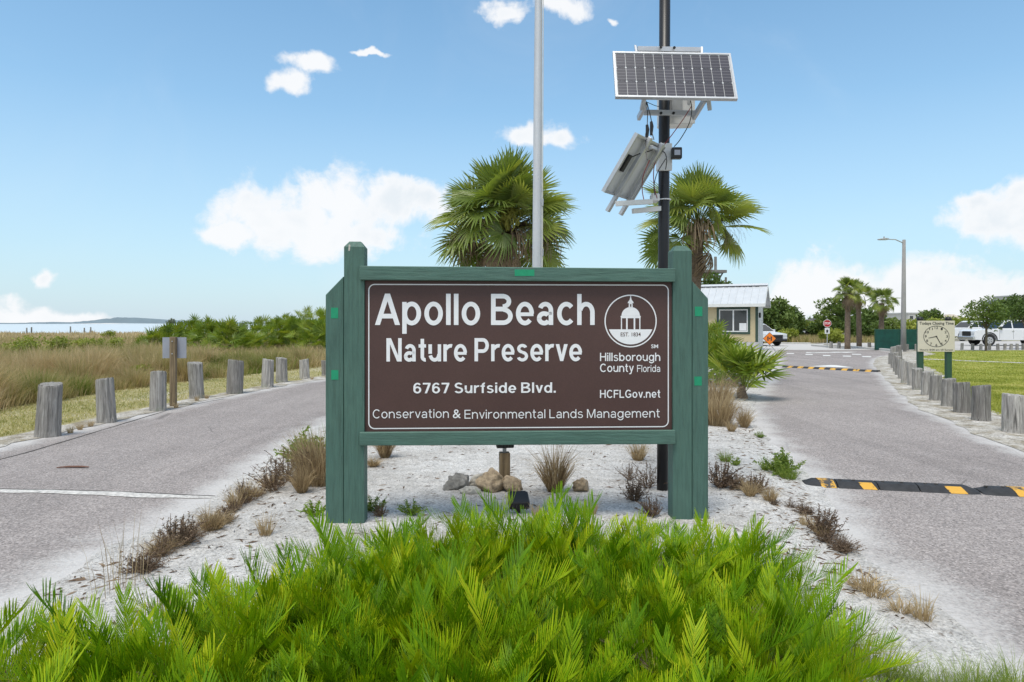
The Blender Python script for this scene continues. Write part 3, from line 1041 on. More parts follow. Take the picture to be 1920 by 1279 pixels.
def pan(px, py, yp=0.0):
    """pixel -> local (x, z) on the sign's plane y = yp"""
    d = Vector(((px - CX) / F, 1.0, (HY - py) / F))
    nrm = Vector((-math.sin(SA), math.cos(SA), 0))
    o = Vector((0, 0, EYE))
    t = (yp - (o - SO).dot(nrm)) / d.dot(nrm)
    q = o + d * t - SO
    return q.x * math.cos(SA) + q.y * math.sin(SA), q.z


def build_sign():
    s = thing('park_sign', 'large brown nature preserve sign in a green timber frame on the sand island', 'sign', SO, SA)
    top = pan(664, 452)[1]
    for (x0, x1, tp) in ((645, 683, 452), (1262, 1297, 460)):
        a, b = pan(x0, 700)[0], pan(x1, 700)[0]
        zt = pan((x0 + x1) / 2, tp)[1]
        m = MB()
        m.box(a, b, 0, .15, -.05, zt - .045)
        c = .035
        lo = [(a, 0), (b, 0), (b, .15), (a, .15)]
        hi = [(a + c, c), (b - c, c), (b - c, .15 - c), (a + c, .15 - c)]
        z0 = zt - .0451
        m.add([(x, y, z0) for x, y in lo] + [(x, y, zt) for x, y in hi],
              [(4, 5, 6, 7), (0, 1, 5, 4), (1, 2, 6, 5), (2, 3, 7, 6), (3, 0, 4, 7), (3, 2, 1, 0)])
        m.build('post', 'green_paint', s)
    for (x0, x1, left) in ((610.5, 644.2, True), (1297.8, 1328, False)):
        a, b = pan(x0, 700, .012)[0], pan(x1, 700, .012)[0]
        if left:
            zo, zi = pan(x0, 553, .012)[1], pan(x1, 518, .012)[1]
            poly = [(a, -.05), (b, -.05), (b, zi), (a, zo)]
        else:
            zi, zo = pan(x0, 527, .012)[1], pan(x1, 560, .012)[1]
            poly = [(a, -.05), (b, -.05), (b, zo), (a, zi)]
        MB().prism(poly, 'y', .012, .14).build('side_board', 'green_paint', s, bevel=.004)
    # rails, a little proud of the posts
    for (yt, yb, yt2, yb2) in ((498.5, 525, 503.5, 528.5), (811, 836, 807, 833)):
        a, b = pan(674, 700, -.038)[0], pan(1267, 700, -.038)[0]
        zl0, zl1 = pan(674, yb, -.038)[1], pan(674, yt, -.038)[1]
        zr0, zr1 = pan(1267, yb2, -.038)[1], pan(1267, yt2, -.038)[1]
        MB().prism([(a, zl0), (b, zr0), (b, zr1), (a, zl1)], 'y', -.038, .004).build('rail', 'green_paint_rail', s, bevel=.005)
    yp = .022
    pa, pb = pan(683.5, 700, .0)[0] - .0, pan(1261.0, 700, .0)[0]
    z0, z1 = pan(960, 822)[1], pan(960, 515)[1]
    panel = MB().box(pa, pb, yp, yp + .02, z0, z1).build('panel', 'sign_brown', s)
    # rails behind, on the back
    MB().box(pa, pb, yp + .021, .12, z1 - .06, z1 + .03).build('back_rail', 'green_paint_rail', s)
    MB().box(pa, pb, yp + .021, .12, z0 - .03, z0 + .06).build('back_rail', 'green_paint_rail', s)
    yl = yp - .002
    T = lambda px, py: pan(px, py, yl)

    def L(txt, x0, x1, yb, yc, off, mat='letter_white', y=None, par=panel, sp=1.0):
        yy = yl if y is None else y
        letter(txt, T(x0, yb)[0], T(x1, yb)[0], T((x0 + x1) / 2, yb)[1], T((x0 + x1) / 2, yc)[1], yy, mat, par, off, 'lettering', sp)

    def Gq(txt, x0, x1, yb, yc, W, V, gap):
        grotesque(txt, T(x0, yb)[0], T(x1, yb)[0], T((x0 + x1) / 2, yb)[1], T((x0 + x1) / 2, yc)[1], yl, 'letter_white', panel, W, V, gap)

    Gq('Apollo Beach', 703, 1115, 609.5, 551, .182, .148, .125)
    Gq('Nature Preserve', 724.5, 1091, 677.5, 634, .195, .155, .125)
    Gq('6767 Surfside Blvd.', 775, 1042, 737, 717.5, .19, .155, .14)
    Gq('Conservation', 699, 841.5, 784, 767.5, .115, .105, .16)
    L('&', 849, 864, 784, 767.5, .0)
    Gq('Environmental Lands Management', 871, 1237, 784, 767.5, .115, .105, .16)
    Gq('Hillsborough', 1125, 1238, 677, 661.5, .155, .135, .13)
    Gq('County', 1125, 1188, 697.5, 682, .155, .135, .13)
    Gq('Florida', 1194.5, 1238, 697.5, 684.5, .13, .12, .14)
    Gq('HCFLGov.net', 1125, 1238, 746, 731, .17, .14, .15)
    L('SM', 1221, 1234, 653, 646, .012)
    # border: rounded rectangle line
    xl, xr = T(690.5, 667)[0], T(1254, 667)[0]
    zt, zb = T(960, 533)[1], T(960, 803)[1]
    def rr(ins):
        pts = []
        r = .05 - ins
        for cx_, cz_, a0 in ((xr - .05, zt - .05, 0), (xl + .05, zt - .05, 90), (xl + .05, zb + .05, 180), (xr - .05, zb + .05, 270)):
            for k in range(9):
                t = R(a0 + 90 * k / 8)
                pts.append((cx_ + math.cos(t) * r, yl, cz_ + math.sin(t) * r))
        return pts
    o_, i_ = rr(0), rr(.0085)
    k = len(o_)
    MB().add(o_ + i_, [(q, (q + 1) % k, (q + 1) % k + k, q + k) for q in range(k)]).build('border_line', 'letter_white', panel)
    # county emblem: ring, courthouse cupola and base
    c = T(1182.5, 602)
    u = (T(1231.5, 602)[0] - T(1133.5, 602)[0]) / 98.0      # metres per photo pixel on the panel
    em = MB()
    em.disc(c, 49 * u, 56, 'y', yl, 46.8 * u)
    E = lambda x, z: (c[0] + x * u, yl, c[1] + z * u)
    def poly(pts):
        em.add([E(*q) for q in pts], [tuple(range(len(pts)))])
    # base: circle segment
    r = 43.5
    zz = -15.5
    a0 = math.asin(zz / r)
    poly([(r * math.cos(t), r * math.sin(t)) for t in np.linspace(PI - a0, 2 * PI + a0, 30)])
    for x0, x1 in ((-18.2, -16.2), (-8.6, -5.6), (5.6, 8.6), (16.2, 18.2)):
        poly([(x0, -15.4), (x1, -15.4), (x1, 5.1), (x0, 5.1)])
    poly([(-18.5, 5.2), (18.5, 5.2), (18.5, 8), (19.5, 8.6), (18, 9.8), (-18, 9.8), (-19.5, 8.6), (-18.5, 8)])
    poly([(17.2 * math.cos(t), 9.9 + 16 * math.sin(t)) for t in np.linspace(0, PI, 22)])
    poly([(-3.8, 25.2), (3.8, 25.2), (3.4, 33), (-3.4, 33)])
    poly([(-5.6, 33.1), (5.6, 33.1), (5, 35.5), (1.9, 39.4), (.8, 44), (0.3, 50 - 1), (-.3, 49), (-.8, 44), (-1.9, 39.4), (-5, 35.5)])
    em.build('emblem', 'letter_white', panel)
    wn = MB()
    wn.add([(c[0] + x * u, yl - .001, c[1] + z * u) for x, z in ((-1.3, 26.6), (1.3, 26.6), (1.3, 31.5), (-1.3, 31.5))], [(0, 1, 2, 3)])
    wn.build('emblem_window', 'letter_brown', panel)
    letter('EST. 1834', c[0] - 18.8 * u, c[0] + 18.8 * u, c[1] - 28.5 * u, c[1] - 21.3 * u, yl - .001, 'letter_brown', panel, .01)
    # brighter green touch-up patches
    for (x0, x1, ya, yb, yy) in ((620.5, 634, 577, 597, .012), (621, 634.5, 694, 712, .012), (1303, 1317, 575, 593, .012), (1302, 1316, 706, 723, .012), (965, 1002, 505.5, 517.5, -.038)):
        q = yy - .002
        A, B = pan(x0, yb, q), pan(x1, ya, q)
        MB().add([(A[0], q, A[1]), (B[0], q, A[1]), (B[0], q, B[1]), (A[0], q, B[1])], [(0, 1, 2, 3)]).build('paint_patch', 'touch_up_green', s)
    # screw heads
    # bird-dropping streak on the left post
    A = pan(653, 470, -.002)
    MB().add([(A[0], -.002, A[1]), (A[0] + .012, -.002, A[1] - .004), (A[0] + .017, -.002, A[1] + .045), (A[0] + .004, -.002, A[1] + .05)], [(0, 1, 2, 3)]).build('pale_streak', 'rock_pale', s)
    return s


build_sign()


# ------------------------------------------------------------------ bollards
def bollard_mesh(seed, h=0.75, r=0.135):
    rr = random.Random(seed)
    n, k = 28, 9
    ph = [rr.random() * 6.28 for _ in range(5)]
    crack = [rr.randrange(n) for _ in range(4)]
    vs, fs = [], []
    zs = [-.12, 0, .12, .3, .5, .7, .86, .965, 1.0]
    tilt = rr.uniform(-.02, .02)
    for i, z in enumerate(zs):
        f = 1 + .04 * math.sin(z * 3 + ph[0]) + (.05 if i < 2 else 0)
        if i == k - 1:
            f *= .955
        for j in range(n):
            t = 2 * PI * j / n
            q = r * f * (1 + .03 * math.sin(2 * t + ph[1]) + .02 * math.sin(5 * t + ph[2] + z) + rr.uniform(-.012, .012))
            if j in crack and 1 < i < k:
                q *= .90
            zz = z * h
            if i >= k - 2:
                zz += .020 * math.sin(t + ph[3]) + rr.uniform(-.006, .006)
            vs.append((math.cos(t) * q, math.sin(t) * q, zz))
    for i in range(k - 1):
        for j in range(n):
            j2 = (j + 1) % n
            fs.append((i * n + j, i * n + j2, (i + 1) * n + j2, (i + 1) * n + j))
    c = len(vs)
    vs.append((0, 0, h * .995))
    fs += [((k - 1) * n + j, (k - 1) * n + (j + 1) % n, c) for j in range(n)]
    m = MB()
    m.v, m.f = vs, fs
    me = m.mesh('bollard', 'bollard_wood')
    return me


BM = [bollard_mesh(s) for s in (3, 8, 21, 34, 55)]
ORD = ['first', 'second', 'third', 'fourth', 'fifth', 'sixth', 'seventh', 'eighth', 'ninth', 'tenth', 'eleventh', 'twelfth', 'thirteenth', 'fourteenth', 'fifteenth', 'sixteenth', 'seventeenth', 'eighteenth', 'nineteenth', 'twentieth', 'twenty-first', 'twenty-second', 'twenty-third', 'twenty-fourth']


def bollard(px, yb, yt, w, label, group, k):
    p = G(px, yb)
    s = (yb - HY) / EYE
    hh = (yb - yt) / s
    ww = w / s
    o = put('bollard', BM[k % 5], None, p, (R(random.uniform(-3, 3)), R(random.uniform(-3.5, 3.5)), random.uniform(0, 6)), (ww / .27, ww / .27, hh / .75))
    return tag(o, label, 'bollard', group)


LEFT_B = [(90, 818, 720, 40), (200, 792, 710, 32), (296, 770, 697, 29), (369.5, 747, 680, 27), (440, 738, 675.5, 29), (501, 726.5, 674, 22), (528.5, 717, 671, 20), (571.5, 710, 674, 17), (611, 704, 676, 15)]
for i, (x, yb, yt, w) in enumerate(LEFT_B):
    bollard(x, yb, yt, w, 'weathered grey timber bollard, %s from the picture edge beside the left road' % ORD[i], 'bollards along the left road', i)
RIGHT_B = [(1902, 812, 740, 38), (1840, 790, 723, 31), (1805, 775, 716.5, 27.5), (1778.5, 763, 710, 24.5), (1754, 752, 704, 20), (1739, 742, 697, 20), (1720, 732, 691, 18.5), (1711, 724, 680, 16), (1697, 719, 677, 14),
           (1691, 711, 674, 13), (1685.5, 704, 668, 12), (1681, 698, 661, 11.5), (1675.5, 691, 650, 10), (1687.5, 688, 648, 10), (1670, 684, 662, 7.5)]
for i, (x, yb, yt, w) in enumerate(RIGHT_B):
    bollard(x, yb, yt, w, 'weathered grey timber bollard, %s nearest along the right road kerb' % ORD[i], 'bollards along the right road', i + 2)
for i, (x, yb) in enumerate([(1558, 653), (1573, 653.5), (1630.5, 654.5)]):
    bollard(x, yb, yb - 12, 6, ['short timber bollard just right of the stop sign', 'short timber bollard nearest left of the two tall palms', 'short timber bollard just left of the green screen fence'][i], 'bollards round the junction', i)
for i, x in enumerate([1701, 1717.5, 1803.5, 1823.5, 1839, 1855, 1871, 1884, 1895.5, 1907, 1918.5]):
    yb = 656 if i > 1 else 658
    bollard(x, yb, yb - 11.5 - (1 if i < 3 else 0), 5.2, 'short timber bollard, %s from the lamp post along the parking lot' % ORD[i], 'bollards along the parking lot', i + 1)
# bolt head on the second right bollard: a knot in the wood
# ------------------------------------------------------------------ back of the small sign on the left
p = G(325, 762)
t = thing('wooden_sign_post', 'small blank-backed metal sign on a brown wooden post beside the left bollards', 'sign', p, R(4))
MB().box(-.055, .055, -.05, .05, -.1, 1.345).build('post', 'post_wood', t, bevel=.008)
MB().box(-.225, .225, .051, .056, .93, 1.335).build('sign_plate', 'plate_back', t)
for z in (1.02, 1.26):
    MB().tube([(0, -.052, z), (0, -.062, z)], .012, 8).build('bolt', 'galvanised', t)

# ------------------------------------------------------------------ flagpole
p = P(1005.5, 830, 9.6)
t = thing('flagpole', 'tall silver flagpole with a white halyard behind the sign', 'flagpole', (p.x, p.y, 0), 0)
MB().tube([(0, 0, 0), (0.005, 0, 2), (.02, 0, 4.6), (.032, 0, 6.2), (.05, 0, 8.6)], [.066, .064, .058, .053, .044], 20).build('pole', 'pole_alloy', t, smooth=True)
MB().tube([(.03, 0, 0), (.03, 0, .04)], [.16, .11], 18).build('base_collar', 'pole_alloy', t)
MB().tube([(.05, 0, 8.6), (.05, 0, 8.66), (.05, 0, 8.74), (.05, 0, 8.78)], [.03, .07, .06, .01], 14).build('finial', 'pole_alloy', t, smooth=True)
MB().tube([(.088, -.03, .9), (.084, -.03, 2.2), (.088, -.03, 3.6), (.095, -.03, 5.4), (.105, -.02, 8.5)], .006, 5).build('halyard', 'rope', t)
MB().tube([(.074, -.03, .9), (.072, -.03, 2.2), (.078, -.03, 4.2), (.085, -.02, 8.5)], .004, 5).build('halyard', 'rope', t)
for z in (2.55, 3.25):
    MB().tube([(.086, -.035, z), (.09, -.035, z + .1)], .013, 6).build('snap_hook', 'galvanised', t)
MB().box(.05, .09, -.03, .03, 1.0, 1.12).build('cleat', 'galvanised', t)

# ------------------------------------------------------------------ black pole with solar equipment
PB = Vector((1.418, 6.44, 0))
pole = thing('equipment_pole', 'black steel pole standing behind the sign carrying solar equipment', 'pole', PB, 0)
MB().tube([(0, 0, -.05), (.012, 0, 2.2), (.028, 0, 5.6)], [.052, .052, .051], 20).build('shaft', 'black_pole', pole, smooth=True)
MB().tube([(.028, 0, 5.6), (.028, 0, 5.63)], [.056, .03], 16).build('cap', 'black_pole', pole)

# upper panel (facing the camera)
tilt = R(65)
sp1 = thing('solar_panel', 'upright dark solar panel facing forward, upper one on the black pole', 'solar panel', (1.448, 6.0, 3.586), 0)
sp1.rotation_euler = (tilt, R(1.0), 0)
W, H = 1.075, .54          # local: x right, y up the slope, -z back ... z is the face
fr = MB()
b = .018
for (x0, x1, y0, y1) in ((-W / 2, W / 2, 0, b), (-W / 2, W / 2, H - b, H), (-W / 2, -W / 2 + b, b, H - b), (W / 2 - b, W / 2, b, H - b)):
    fr.box(x0, x1, y0, y1, -.032, .003)
fr.build('frame', 'aluminium', sp1)
MB().box(-W / 2 + b, W / 2 - b, b, H - b, -.012, -.006).build('backing', 'backsheet', sp1)
cw, ch = (W - 2 * b - .012) / 12, (H - 2 * b - .010) / 3
cm = MB()
c8 = .008
hx, hy = cw / 2 - .0022, ch / 2 - .0022
cm.add([(-hx + c8, -hy, 0), (hx - c8, -hy, 0), (hx, -hy + c8, 0), (hx, hy - c8, 0), (hx - c8, hy, 0), (-hx + c8, hy, 0), (-hx, hy - c8, 0), (-hx, -hy + c8, 0)], [tuple(range(8))])
cme = cm.mesh('cell', 'solar_cell')
for i in range(12):
    for j in range(3):
        put('cell', cme, sp1, (-W / 2 + b + .006 + cw * (i + .5), b + .005 + ch * (j + .5), -.003))
# bracket of the upper panel
br = thing('panel_bracket', 'grey metal bracket arms clamped to the black pole under the upper solar panel', 'bracket', PB, 0)


def bar(a, b_, w, parent, name='arm', mat='aluminium', h=None):
    a, b_ = Vector(a), Vector(b_)
    d = (b_ - a)
    m = Matrix.Translation(a) @ d.to_track_quat('X', 'Z').to_matrix().to_4x4()
    h = h or w
    mm = MB().box(0, d.length, -w / 2, w / 2, -h / 2, h / 2, m)
    return mm.build(name, mat, parent, bevel=w * .08)


def loc(px, py, Y, base=PB):
    return P(px, py, Y) - base


bar(loc(1207, 211, 6.34), loc(1307, 213, 6.34), .03, br, 'crossbar', h=.048)
bar(loc(1195, 92, 6.36), loc(1314, 94, 6.36), .03, br, 'crossbar', h=.045)
bar(loc(1300, 222, 6.3), loc(1322, 186, 6.10), .03, br, 'angle_arm', h=.05)
bar(loc(1197, 222, 6.3), loc(1211, 196, 6.10), .03, br, 'angle_arm', h=.05)
bar(loc(1203, 206, 6.12), loc(1208, 184, 6.04), .035, br, 'clip', h=.03)
bar(loc(1331, 206, 6.12), loc(1328, 184, 6.04), .035, br, 'clip', h=.03)
bar(loc(1193, 98, 6.30), loc(1191, 86, 6.36), .02, br, 'clip', h=.02)
bar(loc(1316, 101, 6.30), loc(1316, 89, 6.36), .02, br, 'clip', h=.02)
for (px, py) in ((1239, 212.5), (1262.5, 212.5), (1239, 89), (1264, 90)):
    q = loc(px, py, 6.325)
    MB().tube([q, q - Vector((0, .012, 0))], .013, 8).build('bolt', 'black_plastic', br)
MB().tube([loc(1240, 212, 6.40), loc(1240, 212, 6.50), loc(1262, 212, 6.50), loc(1262, 212, 6.40)], .008, 6).build('u_bolt', 'galvanised', br)

# control box behind the pole
cb = thing('control_box', 'pale grey equipment box mounted behind the black pole under the panel', 'equipment box', loc(1266, 237, 6.60) + PB, R(-6))
MB().box(-.165, .165, -.09, .09, 0, .42).build('case', 'white_plastic', cb, bevel=.012)
MB().box(-.172, .172, -.105, -.091, -.008, .428).build('door', 'white_plastic', cb, bevel=.006)
MB().box(.10, .125, -.112, -.106, .18, .24).build('latch', 'galvanised', cb)
MB().box(-.05, .05, -.125, -.106, .1, .3).build('mount_plate', 'galvanised', cb)

# lower panel, seen from behind
sp2 = thing('solar_panel', 'tilted solar panel seen from its pale back, lower left on the black pole', 'solar panel', (0, 0, 0), 0)
B0 = Vector((0.80, 6.0, 2.76))
dv = Vector((.6, .8, 0))
upv = Vector((.8 * .58, -.6 * .58, .815)).normalized()
nv = dv.cross(upv).normalized()          # towards the lit face or the back
if nv.y > 0:
    nv = -nv                              # back faces the camera
Lp, Hp = .56, .565
sp2.location = B0
M3 = Matrix((dv, upv, nv)).transposed()
sp2.rotation_euler = M3.to_euler()
fr = MB()
b = .02
for (x0, x1, y0, y1) in ((0, Lp, 0, b), (0, Lp, Hp - b, Hp), (0, b, b, Hp - b), (Lp - b, Lp, b, Hp - b)):
    fr.box(x0, x1, y0, y1, -.022, .014)
fr.build('frame', 'aluminium', sp2)
MB().box(b, Lp - b, b, Hp - b, -.018, -.012).build('backsheet', 'backsheet', sp2)
MB().box(b, Lp - b, b, Hp - b, -.0215, -.0185).build('cell_face', 'solar_cell', sp2)
MB().box(.07, .12, .22, .38, -.0115, .012).build('junction_box', 'black_plastic', sp2, bevel=.004)
MB().tube([(.11, .36, .005), (.16, .42, .03), (.24, .46, .04), (.28, .50, .06)], .005, 5).build('lead', 'black_plastic', sp2)
for x in (.19, .44):
    MB().box(x - .02, x + .02, -.15, Hp + .02, .0145, .05).build('rail', 'aluminium', sp2, bevel=.003)
br2 = thing('panel_bracket', 'pale metal bracket arms holding the lower tilted solar panel to the pole', 'bracket', PB, 0)
bar(loc(1156, 382, 6.0), loc(1222, 378, 6.3), .032, br2, 'arm', 'white_plastic', .045)
bar(loc(1186, 396, 6.3), loc(1240, 391, 6.42), .032, br2, 'arm', 'white_plastic', .045)
bar(loc(1220, 276, 5.98), loc(1240, 284, 6.36), .04, br2, 'arm', 'aluminium', .03)
q = loc(1229, 372, 6.36)
MB().box(q.x - .045, q.x + .03, q.y - .05, q.y + .05, q.z - .035, q.z + .04).build('clamp_block', 'white_plastic', br2, bevel=.01)
MB().tube([Vector((math.cos(a) * .058 + .018, math.sin(a) * .058, q.z)) for a in np.linspace(0, 2 * PI, 20)], .007, 6).build('band', 'white_plastic', br2)

# white wrap-round mount with a black flood camera
fl = thing('security_light', 'black square lamp on a white bracket wrapped round the black pole', 'lamp', PB + Vector((0, 0, 2.9)), 0)
a0 = loc(1251, 320, 6.37).z - 2.9
a1 = loc(1251, 268, 6.37).z - 2.9
MB().box(-.048, .078, -.075, -.045, a0, a1).build('mount', 'white_plastic', fl, bevel=.012, seg=2)
MB().box(-.048, -.03, -.05, .06, a0 + .02, a1 - .02).build('mount_cheek', 'white_plastic', fl, bevel=.004)
MB().box(.06, .078, -.05, .06, a0 + .02, a1 - .02).build('mount_cheek', 'white_plastic', fl, bevel=.004)
q = loc(1268.5, 287.5, 6.30) - Vector((0, 0, 2.9))
MB().box(q.x - .047, q.x + .047, q.y - .03, q.y + .04, q.z - .052, q.z + .052).build('lamp_housing', 'black_plastic', fl, bevel=.012, seg=2)
MB().box(q.x - .027, q.x + .027, q.y - .034, q.y - .031, q.z - .024, q.z + .024).build('lens', 'plate_back', fl)

# loose wiring
wr = thing('loose_wiring', 'loose black and red cables hanging between the solar panels and the pole', 'cable', PB + Vector((0, 0, 3)), 0)


def wire(pts, mat='black_plastic', r=.0042):
    pp = [loc(x, y, Y) - Vector((0, 0, 3)) for x, y, Y in pts]
    sm = []
    for i in range(len(pp) - 1):
        p0, p1, p2, p3 = pp[max(i - 1, 0)], pp[i], pp[i + 1], pp[min(i + 2, len(pp) - 1)]
        for k in range(6):
            t = k / 6
            sm.append(0.5 * ((2 * p1) + (p2 - p0) * t + (2 * p0 - 5 * p1 + 4 * p2 - p3) * t * t + (3 * p1 - p0 - 3 * p2 + p3) * t ** 3))
    sm.append(pp[-1])
    MB().tube(sm, r, 5).build('cable', mat, wr)


wire([(1212, 190, 6.1), (1214, 215, 6.1), (1213, 240, 6.05), (1210, 258, 5.95), (1213, 300, 5.85)])
wire([(1213, 192, 6.1), (1221, 225, 6.1), (1222, 245, 6.0), (1226, 262, 5.95)])
wire([(1294, 186, 6.15), (1297, 205, 6.15), (1292, 232, 6.15), (1275, 262, 6.25), (1264, 275, 6.3)])
wire([(1296, 200, 6.15), (1280, 225, 6.15), (1262, 250, 6.25), (1240, 280, 6.25), (1227, 310, 6.2), (1226, 345, 6.2), (1232, 372, 6.25)], 'red_wire')
wire([(1226, 278, 6.2), (1245, 285, 6.25), (1250, 300, 6.25), (1248, 318, 6.28)])
wire([(1248, 298, 6.25), (1232, 325, 6.2), (1226, 350, 6.2), (1228, 366, 6.2)])
wire([(1218, 300, 5.85), (1206, 330, 5.9), (1204, 355, 6.0), (1207, 374, 6.0)], 'red_wire')
wire([(1214, 192, 6.1), (1228, 198, 6.2), (1236, 200, 6.35)], r=.003)
for (x, y) in ((1213, 249), (1221, 243)):
    q = loc(x, y, 6.0) - Vector((0, 0, 3))
    MB().tube([q + Vector((0, 0, .07)), q + Vector((.005, 0, .03)), q + Vector((0, 0, -.05))], [.012, .017, .012], 7).build('connector', 'black_plastic', wr)

# ------------------------------------------------------------------ rubber speed bumps
def bump_section(x0, x1, w=.30, h=.052, capl=False, capr=False):
    m = MB()
    prof = [(-w / 2, 0), (-w / 2 + .03, h * .45), (-w * .2, h * .92), (0, h), (w * .2, h * .92), (w / 2 - .03, h * .45), (w / 2, 0)]
    st = [(x0 + (.004 if not capl else 0), .35 if capl else 1.0), (x0 + (.09 if capl else .02), 1.0), (x1 - (.09 if capr else .02), 1.0), (x1 - (.004 if not capr else 0), .35 if capr else 1.0)]
    n = len(prof)
    for (x, f) in st:
        m.v.extend([(x, p[0] * (.75 + .25 * f), p[1] * f) for p in prof])
    for i in range(3):
        m.f.extend([(i * n + j, (i + 1) * n + j, (i + 1) * n + j + 1, i * n + j + 1) for j in range(n - 1)])
    m.f.append(tuple(range(n)))
    m.f.append(tuple(3 * n + j for j in range(n - 1, -1, -1)))
    return m


def bump_stripe(x0, x1, w=.30, h=.052, y0=-.5, y1=.5, z=.003, slant=0.0):
    prof = [(-w / 2, 0), (-w / 2 + .03, h * .45), (-w * .2, h * .92), (0, h), (w * .2, h * .92), (w / 2 - .03, h * .45), (w / 2, 0)]
    prof = [p for p in prof if y0 * w <= p[0] <= y1 * w]
    m = MB()
    n = len(prof)
    for x, k in ((x0, 0), (x1, 0)):
        m.v.extend([(x + slant * (i / (n - 1)), p[0] * 1.01, p[1] + z) for i, p in enumerate(prof)])
    m.f.extend([(j, n + j, n + j + 1, j + 1) for j in range(n - 1)])
    return m


def along(a, b, px, py_=None):
    """position along a-b seen at pixel column px"""
    d = b - a
    u = (px - CX) / F
    return (u * a.y - a.x) / (d.x - u * d.y) * d.length


a, b_ = G(1508, 906.5), G(1920, 925.5)
d = (b_ - a).normalized()
sb = thing('speed_bump', 'black rubber speed bump with worn yellow blocks across the near right road', 'speed bump', a, math.atan2(d.y, d.x))
X = lambda px: along(a, b_, px)
for (p0, p1, cl_, cr_) in ((1506, 1565, True, False), (1565, 1641, False, False), (1641, 1716, False, False), (1716, 1830, False, True), (1834, 1960, True, False), (1960, 2060, False, False), (2060, 2150, False, True)):
    bump_section(X(p0), X(p1), capl=cl_, capr=cr_).build('rubber_segment', 'rubber', sb, bevel=.004)
for (p0, p1, ya, yb) in ((1535, 1562, -.5, .5), (1611, 1637, -.5, -.15), (1771, 1803, -.5, -.15), (1895, 1930, -.5, .5), (2000, 2030, -.5, .3)):
    bump_stripe(X(p0), X(p1), y0=ya, y1=yb, slant=-.03).build('yellow_block', 'worn_yellow', sb)
for px in (1575, 1600, 1655, 1690, 1735, 1755, 1848, 1880):
    MB().tube([(X(px), 0, .050), (X(px), 0, .058)], .016, 8).build('bolt', 'seam_dark', sb)
a, b_ = G(1470, 688.5), G(1648, 697.5)
d = (b_ - a).normalized()
sb = thing('speed_bump', 'black and yellow striped speed bump farther up the right road', 'speed bump', a, math.atan2(d.y, d.x))
LB = (b_ - a).length
for i in range(17):
    bump_section(LB * i / 17, LB * (i + 1) / 17, w=.35, h=.06).build('rubber_segment', 'rubber' if i % 2 == 0 else 'worn_yellow', sb)

# ------------------------------------------------------------------ ground lights and rocks
def rock(seed, sx, sy, sz, mat, p, rz, label):
    bm = bmesh.new()
    bmesh.ops.create_icosphere(bm, subdivisions=4, radius=1)
    off = Vector((seed * 3.1, seed * 1.7, seed * .9))
    for v in bm.verts:
        q = v.co.copy()
        f = 1 + .38 * mnoise.noise(q * 1.2 + off) + .24 * mnoise.noise(q * 2.9 + off) + .12 * mnoise.noise(q * 6 + off) + .07 * mnoise.noise(q * 13 + off)
        # flattened facets
        for k in range(5):
            nrm = Vector((math.sin(seed + k * 2.3), math.cos(seed * 2 + k * 1.7), math.sin(seed * 3 + k))).normalized()
            dd = (q * f).dot(nrm)
            if dd > .66:
                q = (q * f - nrm * (dd - .66) * .9) / f
        v.co = Vector((q.x * f * sx, q.y * f * sy, q.z * f * sz))
    me = bpy.data.meshes.new('rock')
    bm.to_mesh(me)
    bm.free()
    me.materials.append(MATS[mat])
    for po in me.polygons:
        po.use_smooth = True
    o = put('rock', me, None, (p.x, p.y, sz * .55 + gz(p.x, p.y) - .02), (0, 0, rz))
    return tag(o, label, 'rock', 'rocks round the ground light')


rock(1.0, .135, .09, .10, 'rock_grey', G(861, 922), .4, 'dark grey lumpy rock, leftmost of the rocks under the sign')
rock(2.2, .105, .07, .06, 'rock_pale', G(884, 932), -.2, 'pale flat rock leaning against the dark grey rock')
rock(3.4, .10, .08, .09, 'rock_pale', G(893, 916), .9, 'slanted pale rock behind the flat rock under the sign')
rock(4.7, .15, .11, .145, 'rock_tan', G(925, 926), .2, 'rough pitted tan rock below the little lamp post')
rock(5.9, .10, .09, .11, 'rock_tan', G(962, 926), 1.2, 'brownish rough rock between the lamp post and dry grass')
rock(7.1, .105, .09, .085, 'rock_tan', G(1090, 925), 2.0, 'angular tan rock right of the big dry grass tuft')


def ground_light(p, z, head_tilt, label, stake):
    t = thing('ground_light', label, 'lamp', (p.x, p.y, gz(p.x, p.y)), R(8))
    if stake:
        MB().box(-.05, .05, -.05, .05, -.05, z - .05).build('stake', 'post_wood', t, bevel=.006)
        MB().tube([(0, 0, z - .05), (0, 0, z)], .02, 8).build('swivel', 'galvanised', t)
    else:
        MB().tube([(0, 0, -.05), (0, 0, z)], .018, 8).build('stake', 'black_plastic', t)
    h = MB().prism([(-.075, -.028), (.06, -.038), (.075, .03), (-.06, .045)], 'x', -.085, .085).build('lamp_head', 'black_plastic', t, (0, 0, z + .04), (head_tilt, 0, 0), bevel=.008)
    MB().box(-.07, .07, .0755, .079, -.026, .026).build('lamp_glass', 'lamp_glass', h)
    for i in range(5):
        MB().box(-.06 + i * .03 - .003, -.06 + i * .03 + .003, -.085, -.072, -.022, .03).build('cooling_fin', 'black_plastic', h)


ground_light(G(946, 915), .37, R(10), 'black floodlight on a short timber stake behind the rocks', True)
ground_light(G(972, 968), .06, R(35), 'low black floodlight on the sand just behind the ferny plants', False)

# stick lying on the left road
p = G(137, 878)
t = MB().tube([(-.17, 0, .012), (-.05, .012, .016), (.08, .01, .014), (.17, -.01, .012)], [.006, .012, .012, .006], 6).build('fallen_stick', 'stick', None, p, (0, 0, R(6)))
tag(t, 'thin reddish brown stick lying on the left road', 'stick')


